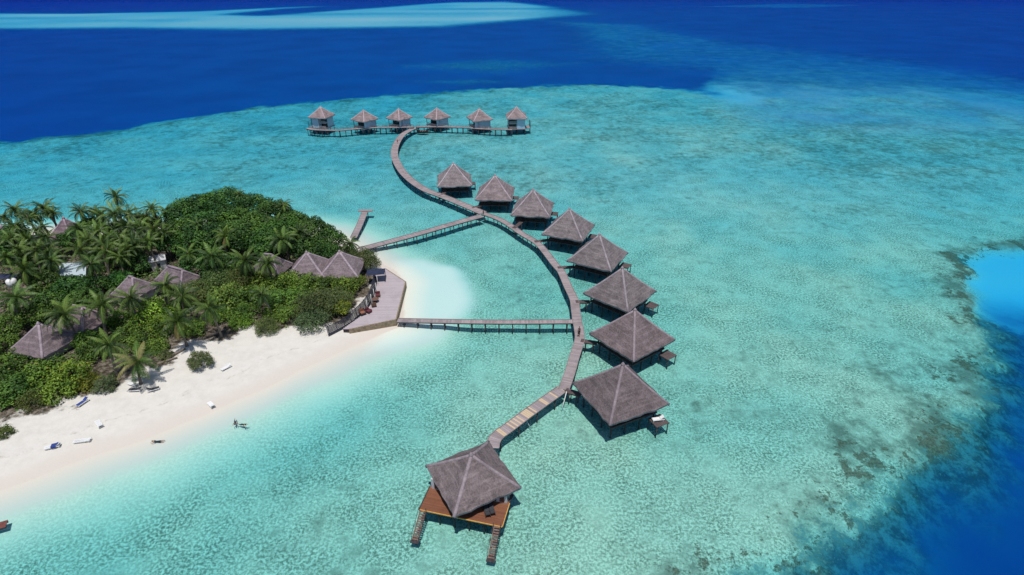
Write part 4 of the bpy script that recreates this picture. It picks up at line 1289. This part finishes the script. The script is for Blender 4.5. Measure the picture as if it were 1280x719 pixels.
def limb_mesh(seed, Rr):
    r = random.Random(seed); b = MB()
    b.tube([(0, 0, -.3), (.05, 0, .35), (.1, .05, .62)], [.11, .075, .06], 7)
    for k in range(5):
        a = k*1.26+r.uniform(-.2, .2)
        b.tube([(.1, .05, .50), (.1+.22*math.cos(a), .05+.22*math.sin(a), .74), (.1+.48*math.cos(a), .05+.48*math.sin(a), .92)], [.045, .03, .012], 6)
    return b.mesh('trunk', M_bark, True)
LIMB = [limb_mesh(s, 1) for s in (1, 2, 3)]
BIG = [broad_crown(31+i, 6.2, .80, .50, 6000, 44, lobe=(.15, .30), inner=.15) for i in range(4)]
MED = [broad_crown(41+i, 4.2, .74, .44, 3300, 30, lobe=(.17, .32), inner=.2) for i in range(3)]
SCR = [broad_crown(51+i, 3.0, .66, .36, 1900, 18, M_scrub, .02, inner=.4) for i in range(4)]
WSP = [broad_crown(61+i, 2.6, .75, .55, 2000, 14, M_wisp, .05, narrow=True, inner=.9) for i in range(3)]
FEA = [broad_crown(71+i, 3.6, .66, .40, 3400, 26, M_wisp, .01, .32, inner=.5) for i in range(3)]
KINDS = {'big': (BIG, 6.2, 'broadleaf_tree', 'tree'), 'med': (MED, 4.2, 'broadleaf_tree', 'tree'), 'scr': (SCR, 3.0, 'shrub', 'shrub'), 'wsp': (WSP, 2.6, 'wispy_bush', 'bush'), 'fea': (FEA, 3.6, 'feathery_tree', 'tree')}
def tree(px, py, rad, zc, kind, label, group=None, tint=(1, 1, 1)):
    """crown centre at height zc above the sea"""
    k = tree_n[0]; tree_n[0] += 1
    ms, r0, nm, cat = KINDS[kind]
    q = at(px, py, zc)
    g = max(0.1, min(1.45, gz(q.x, q.y)))
    root = thing(nm, (q.x, q.y, g), rnd.uniform(0, 6.28), label, cat, group)
    s = rad/r0
    c = link('crown', ms[k % len(ms)], root); c.location = (0, 0, zc-g); c.scale = (s, s, s*rnd.uniform(.92, 1.1))
    if kind == 'big': c.location.z += rnd.uniform(-.9, .8)
    v = rnd.uniform(.74, 1.26); c.color = (v*tint[0]*rnd.uniform(.85, 1.3), v*tint[1], v*tint[2]*rnd.uniform(.85, 1.1), 1)
    t_ = link('trunk', LIMB[k % 3], root); H = max(zc-g+rad*.35, 1.0); t_.scale = (rad*.75, rad*.75, H)
    return root

GB = 'coconut palms in the back row along the far shore'
LB_ = 'coconut palm among the back row crowns standing out against the lagoon on the far shore'
GI = 'coconut palms packed inside the grove'
LI = 'coconut palm among the tangled crowns in the middle of the palm grove'
for px, py, h, sc, lab in [
    (18, 262, 9.5, .95, 'tall dark palm standing against the lagoon left of the mauve pyramid roof'),
    (55, 260, 9.5, .9, 'palm with an upright plume just left of the mauve pyramid roof'),
    (101, 265, 9.5, .85, 'palm immediately right of the mauve pyramid roof'),
    (145, 246, 12.5, 1.0, 'tallest palm of the grove, its crown highest against the lagoon'),
    (143, 268, 10, 1.05, 'palm with a broad dark crown directly below the tallest palm'),
    (190, 261, 9.5, .85, 'palm with raised fronds on the skyline just left of the dark domed trees'),
    (192, 287, 9.5, 1.05, 'palm with a dark heart above the small white walled house'),
    (300, 243, 12.3, .62, 'small palm top poking out above the crest of the domed trees'),
    (354, 257, 11.5, .72, 'palm rising behind the dome where its trees start to slope down to the right'),
    (438, 305, 5.5, .85, 'low palm at the foot of the small T shaped jetty'),
    (64, 326, 7.5, 1.0, 'palm overhanging the left corner of the pale blue sheet roof'),
    (114, 330, 8, 1.0, 'dark palm overhanging the right side of the pale blue sheet roof'),
    (31, 338, 8, 1.05, 'palm directly right of the white tank and blue tarpaulin'),
    (20, 372, 8, 1.15, 'large drooping palm at the left edge above the steep pyramid roof'),
    (80, 393, 8.5, 1.1, 'palm standing in front of the half hidden thatched house at left'),
    (128, 381, 8, 1.05, 'palm just right of the half hidden thatched house at left'),
    (163, 372, 8.5, 1.0, 'yellow green palm in front of the small roof below the white walled house'),
    (207, 357, 8.5, 1.0, 'palm covering the left end of the long sloping thatched roof'),
    (228, 371, 8, 1.0, 'palm just below the right end of the long sloping thatched roof'),
    (222, 402, 7.5, 1.05, 'palm with a pale trunk leaning out over the litter at the beach edge'),
    (262, 386, 8.0, 1.05, 'palm with its bare trunk and starry shadow on the sand at the beach edge'),
    (236, 318, 8.5, .9, 'olive palm at the left foot of the dark domed trees'),
    (265, 320, 9, 1.1, 'olive palm in the middle of the foot of the dark domed trees'),
    (306, 326, 8.5, 1.1, 'full crowned olive palm left of the two palms hiding a thatched roof'),
    (334, 329, 8.5, 1.05, 'full crowned palm in front of the roof left of the twin roofed hall'),
    (352, 300, 9, 1.0, 'palm on the right slope of the dome above the twin roofed hall'),
    (374, 290, 9.5, .9, 'palm with grey drooping fronds high on the right slope of the dome'),
    (327, 368, 7, .85, 'lone young palm with a bare trunk above a patch of white sand'),
    (137, 431, 7.5, 1.05, 'palm with browning lower fronds left of the yellow one by the beach'),
    (345, 278, 10, .85, 'dark palm near the crest of the right slope of the dome'),
]:
    palm(px, py, h, sc, lab)
palm(282, 296, 9.5, .8, 'palm breaking through the middle of the face of the domed grove')
palm(247, 281, 9.5, .75, 'palm breaking through the left shoulder of the domed grove')
palm(172, 453, 5.5, 1.0, 'yellowing palm at the edge of the beach above the pair of dark loungers', yellow=True)
for px, py, h, sc in [(5, 272, 8.5, .8), (35, 273, 9, .8), (43, 268, 9, .8), (118, 264, 9, .85), (128, 270, 9, .8), (160, 268, 9.5, .9), (172, 271, 9, .9), (207, 266, 9, .7), (66, 266, 8.5, .7), (182, 272, 9, .85), (30, 268, 8.6, .7)]:
    palm(px, py, h, sc, LB_, GB)
for px, py, h, sc in [(36, 301, 8.5, .95), (58, 297, 8, .9), (111, 302, 8.5, 1), (122, 290, 9, 1), (150, 300, 8.5, 1), (167, 304, 8.5, 1), (135, 314, 8, .95), (98, 286, 9, .95), (158, 284, 9, .95), (176, 286, 9, .9), (14, 298, 8, .95), (46, 314, 8, .95), (150, 322, 7.5, .9), (205, 292, 8.5, .85), (8, 322, 7.5, .95), (50, 286, 9, .9), (20, 284, 9, .85), (60, 312, 8, .9), (128, 304, 8.5, .9), (186, 302, 8.5, .9), (160, 312, 8, .95), (100, 312, 8, .9), (24, 312, 8, .9)]:
    palm(px, py, h, sc, LI, GI)

GD = 'broadleaf trees making up the domed grove'
LD = 'dark green broadleaf tree merged into the body of the domed grove'
D_ = (0.92, 0.95, 0.95)
for px, py, rad, zc, kind, lab, grp in [
    (233, 272, 5.8, 7.0, 'big', 'dark broadleaf tree forming the left shoulder of the domed grove', None),
    (256, 262, 6.2, 8.2, 'big', LD, GD),
    (284, 257, 6.6, 8.8, 'big', 'broadleaf tree at the very crest of the domed grove', None),
    (316, 264, 6.4, 8.2, 'big', LD, GD),
    (343, 274, 5.8, 7.8, 'big', LD, GD),
    (226, 292, 5.0, 6.5, 'med', 'very dark tree on the left foot of the domed grove beside the white walled house', None),
    (256, 284, 6.0, 7.5, 'big', LD, GD), (288, 280, 6.4, 8.0, 'big', LD, GD), (320, 284, 6.0, 7.8, 'big', LD, GD),
    (350, 293, 5.4, 7.0, 'big', LD, GD),
    (366, 284, 5.2, 7.0, 'big', LD, GD),
    (392, 294, 5.2, 6.2, 'big', 'broadleaf tree on the low right shoulder of the dome, farthest toward the lagoon', None),
    (411, 301, 4.4, 5.2, 'med', 'last round broadleaf tree of the dome, beside the foot of the T shaped jetty', None),
    (386, 314, 4.4, 5.5, 'med', 'dark tree directly behind the valley of the twin roofed hall', None),
    (407, 318, 3.6, 4.6, 'med', 'round tree directly behind the right peak of the twin roofed hall', None),
    (270, 302, 5.6, 6.4, 'med', LD, GD), (300, 300, 5.6, 6.8, 'big', LD, GD), (330, 303, 5.2, 6.4, 'med', LD, GD), (243, 306, 5.0, 5.8, 'med', LD, GD),
    (212, 306, 3.6, 5.0, 'med', 'dark tree filling the gap between the white walled house and the dome', None),
    (250, 334, 4.6, 4.6, 'med', 'dark broad tree just right of the long sloping thatched roof', None),
    (285, 334, 4.2, 4.0, 'med', 'dark broad tree in deep shade below the olive palms of the dome', None),
]:
    tree(px, py, rad, zc, kind, lab, grp, D_)
GS = 'round green shrubs of the thicket between the grove and the beach'
LS = 'mid green rounded shrub merged into the thicket between the dome and the beach'
GL = 'green shrubs under the palms on the left'
LL = 'green shrub filling the ground under the palms at the left side of the island'
for px, py, rad, zc, kind, lab, grp, tn in [
    (272, 356, 4.6, 4.0, 'fea', 'broad flat topped pale green tree below the olive palms, left end of the thicket', None, (1.0, 1.1, .8)),
    (303, 352, 4.2, 3.6, 'fea', LS, GS, (1, 1.1, .8)), (246, 368, 4.2, 3.6, 'fea', LS, GS, (1, 1.1, .8)),
    (288, 374, 4.2, 3.2, 'scr', LS, GS, (1, 1, 1)), (310, 372, 3.6, 3.0, 'scr', LS, GS, (.9, 1, .9)),
    (345, 357, 3.6, 3.2, 'scr', LS, GS, (1.05, 1.0, .9)), (366, 354, 3.6, 3.0, 'scr', LS, GS, (.95, 1, .9)), (388, 356, 3.4, 3.0, 'scr', LS, GS, (.9, 1, .9)),
    (410, 358, 3.2, 2.8, 'scr', LS, GS, (1, 1, .9)), (432, 360, 3.2, 2.8, 'scr', 'rounded shrub between the twin roofed hall and the dark curved screen', None, (1, 1, .9)),
    (352, 376, 3.6, 2.8, 'scr', LS, GS, (.85, .95, .9)), (372, 372, 3.2, 2.8, 'scr', LS, GS, (1, 1, .9)), (305, 392, 3.0, 2.4, 'scr', LS, GS, (1, 1, .9)),
    (343, 392, 2.6, 2.4, 'scr', LS, GS, (.9, 1, .9)), (362, 394, 2.8, 2.2, 'scr', LS, GS, (.85, 1, .9)), (300, 405, 2.2, 2.0, 'scr', 'small yellow green shrub at the beach edge above a bare twiggy patch', None, (1.15, 1.1, .8)),
    (398, 384, 5.0, 3.0, 'fea', 'large grey green feathery tree at the tip of the beach near the curved screen', None, (.85, 1, 1)),
    (420, 378, 3.8, 2.8, 'fea', 'grey green feathery tree leaning against the dark curved screen', None, (.9, 1, .9)),
    (390, 402, 3.6, 2.2, 'fea', 'low dark green feathery bush spilling onto the sand at the tip of the beach', None, (.75, .95, .9)),
    (427, 385, 2.2, 2.6, 'scr', 'bright yellow green shrub by the middle of the curved screen', None, (1.4, 1.3, .8)),
    (333, 410, 2.7, 2.0, 'fea', 'compact dark rounded bush standing alone on the sand below the lone young palm', None, (.75, .95, .85)),
    (447, 352, 2.2, 2.4, 'scr', 'shrub with brownish patches beside the awning corner of the terrace', None, (1.05, .95, .9)),
    (452, 324, 3.8, 3.2, 'fea', 'grey green bushy tree between the right peak of the twin roofed hall and the water', None, (.95, .95, .8)),
    (463, 330, 2.6, 2.6, 'fea', 'bushy tree at the inner top corner of the terrace, nearest the sand spit', None, (.95, .95, .8)),
    (432, 316, 2.6, 2.6, 'wsp', 'pale scrubby bush just behind the right peak of the twin roofed hall', None, (1.1, 1, .9)),
    (250, 452, 2.5, 2.1, 'wsp', 'large wispy grey green bush alone on the open beach', None, (.95, .95, .9)),
    (131, 483, 2.1, 1.9, 'wsp', 'wispy grey green bush at the beach edge left of the yellowing palm', None, (.85, .9, .9)),
    (4, 543, 1.6, 1.3, 'wsp', 'low olive tuft on the sand at the left edge of the picture', None, (1.0, 1.0, .6)),
    (191, 394, 4.2, 3.4, 'scr', 'bright lime green shrub, the brightest of the island, among the front palms', None, (1.35, 1.45, .9)),
    (203, 408, 3.2, 3.0, 'scr', LS, GS, (1.1, 1.2, .9)),
    (58, 472, 4.2, 2.6, 'scr', 'yellow green thicket shrub directly in front of the steep pyramid roof', None, (1.2, 1.1, .8)),
    (88, 470, 3.6, 2.6, 'scr', 'sunlit shrub right of the thicket in front of the steep pyramid roof', None, (1.15, 1.1, .8)),
    (30, 486, 4.0, 2.4, 'scr', 'dense bush in the beach edge thicket, second from the left edge', None, (.95, 1, .9)),
    (72, 490, 3.4, 2.0, 'scr', 'low bush overhanging the shaded sand and the blue towelled lounger', None, (1, 1, .8)),
    (10, 492, 3.6, 2.4, 'scr', 'dark bush at the left edge of the picture at the back of the beach', None, (.7, .85, .85)),
    (42, 502, 2.6, 1.8, 'fea', 'olive bush along the ragged sand edge at lower left', None, (.95, .95, .6)),
    (108, 478, 2.4, 2.0, 'scr', 'shrub with orange brown tips left of the wispy bush by the beach', None, (1.3, .95, .7)),
    (5, 462, 3.6, 3.0, 'scr', LL, GL, (.7, .85, .8)), (2, 436, 3.6, 3.0, 'scr', LL, GL, (.7, .85, .8)), (10, 408, 3.8, 3.4, 'scr', LL, GL, (.8, .95, .9)),
    (115, 440, 3.0, 2.6, 'scr', LL, GL, (.8, .95, .85)), (108, 425, 2.8, 2.4, 'scr', LL, GL, (.75, .9, .8)),
    (92, 362, 4.2, 3.6, 'med', LL, GL, (1, 1, 1)), (58, 356, 4.0, 3.4, 'med', LL, GL, (1, 1, 1)), (120, 358, 3.6, 3.2, 'med', LL, GL, (1, 1, 1)), (66, 376, 3.6, 3.2, 'med', LL, GL, (.95, 1, 1)), (104, 374, 3.4, 3.0, 'med', LL, GL, (.9, 1, 1)),
    (150, 400, 2.8, 2.4, 'scr', LL, GL, (.8, .9, .8)), (128, 402, 2.4, 2.2, 'scr', LL, GL, (.8, .9, .8)), (40, 396, 3.4, 3.0, 'scr', LL, GL, (.7, .85, .8)),
    (14, 312, 4.0, 4.4, 'med', LL, GL, (1.1, 1.1, 1)), (18, 294, 3.8, 5.0, 'med', LL, GL, (1.2, 1.2, 1)), (44, 330, 3.6, 3.8, 'med', LL, GL, (.8, .9, .9)), (150, 350, 3.0, 3, 'med', LL, GL, (.9, 1, 1)),
    (92, 300, 3.6, 4.4, 'med', LL, GL, (1, 1, 1)), (130, 322, 3.6, 4, 'med', LL, GL, (.9, 1, 1)), (170, 330, 3.4, 4, 'med', LL, GL, (.9, 1, 1)), (150, 290, 4, 5, 'med', LL, GL, (1, 1, .9)), (116, 284, 4, 5, 'med', LL, GL, (1, 1, .9)), (186, 282, 4, 5, 'med', LL, GL, (1, 1, .9)),
    (178, 428, 3.0, 2.4, 'scr', LS, GS, (.9, 1, .9)), (160, 418, 2.8, 2.4, 'scr', LS, GS, (.75, .9, .85)), (196, 434, 2.4, 2.0, 'scr', LS, GS, (.9, 1, .9)), (240, 412, 2.6, 2.2, 'scr', LS, GS, (.9, 1, .8)), (218, 388, 2.8, 2.4, 'scr', LS, GS, (.9, 1, .9)), (275, 396, 2.6, 2.2, 'scr', LS, GS, (.9, 1, .9)), (262, 368, 3.0, 2.4, 'scr', LS, GS, (.9, 1, .9)), (326, 352, 3.2, 3.0, 'scr', LS, GS, (1, 1, .9)),
    (208, 446, 1.6, 1.4, 'wsp', 'thin brown green scrub between the yellowing palm and the lone wispy bush', None, (1, .9, .8)),
]:
    tree(px, py, rad, zc, kind, lab, grp, tn)

# uncountable low growth over the ground of the island
r = random.Random(77)
pts = np.random.RandomState(5).rand(21000, 2)*np.array([190, 130]) + np.array([-225, 60])
dv = sdist(VEG, pts[:, 0], pts[:, 1]); nz = vnoise(pts[:, 0], pts[:, 1], 4, 55); nz2 = vnoise(pts[:, 0], pts[:, 1], 11, 56)
GAPS = [(at(327, 392, 1.4), 3.0), (at(262, 418, 1.4), 3.6), (at(232, 428, 1.4), 3.0), (at(160, 412, 1.4), 1.6), (at(442, 375, 1.4), 2.2), (at(438, 352, 1.4), 1.6), (at(190, 322, 1.4), 3.5), (at(90, 338, 1.4), 5)]
for k in range(2):
    b = MB()
    for i in range(k, len(pts), 2):
        x_, y_ = pts[i]
        if dv[i] < 1.2 + nz[i]*3 or nz[i] < .22: continue
        if any((x_-g.x)**2+(y_-g.y)**2 < rr*rr for g, rr in GAPS): continue
        hh = 1.4 + min(dv[i]*.18, 1.0)*(.5+nz2[i]*1.6)
        gg = max(0.1, gz(x_, y_))
        for _ in range(4):
            f0 = len(b.f)
            p_ = Vector((x_+r.gauss(0, .45), y_+r.gauss(0, .45), gg+(hh-1.4)*r.random()**.6))
            leaf_quad(b, p_, Vector((r.gauss(0, .5), r.gauss(0, .5), 1)), r.uniform(.35, .75), r, .6)
            b.tint(f0, min(1, max(0, nz2[i]*.9+r.uniform(-.25, .25))))
    tag(b.build(('undergrowth', 'leaf_cover')[k], (M_scrub, M_broad)[k]), kind='stuff')
# fallen palm logs on the upper beach
def log(pa, pb, rad, label):
    a, e = onground(*pa, .18), onground(*pb, .18)
    b = MB(); b.tube([(0, 0, 0), (e-a)*.5+Vector((0, 0, .06)), e-a], [rad*1.2, rad, rad*.8], 8)
    o = b.build('driftwood_log', M_trunk, None, True); o.location = a
    tag(o, label, 'log')
log((213, 447), (232, 437), .2, 'upper of two fallen grey trunks between the yellowing palm and the wispy bush')
log((208, 452.5), (222, 448), .18, 'lower of two fallen grey trunks between the yellowing palm and the wispy bush')
log((79, 438), (93, 429), .14, 'thin bare trunk leaning in the dark gap right of the steep pyramid roof')
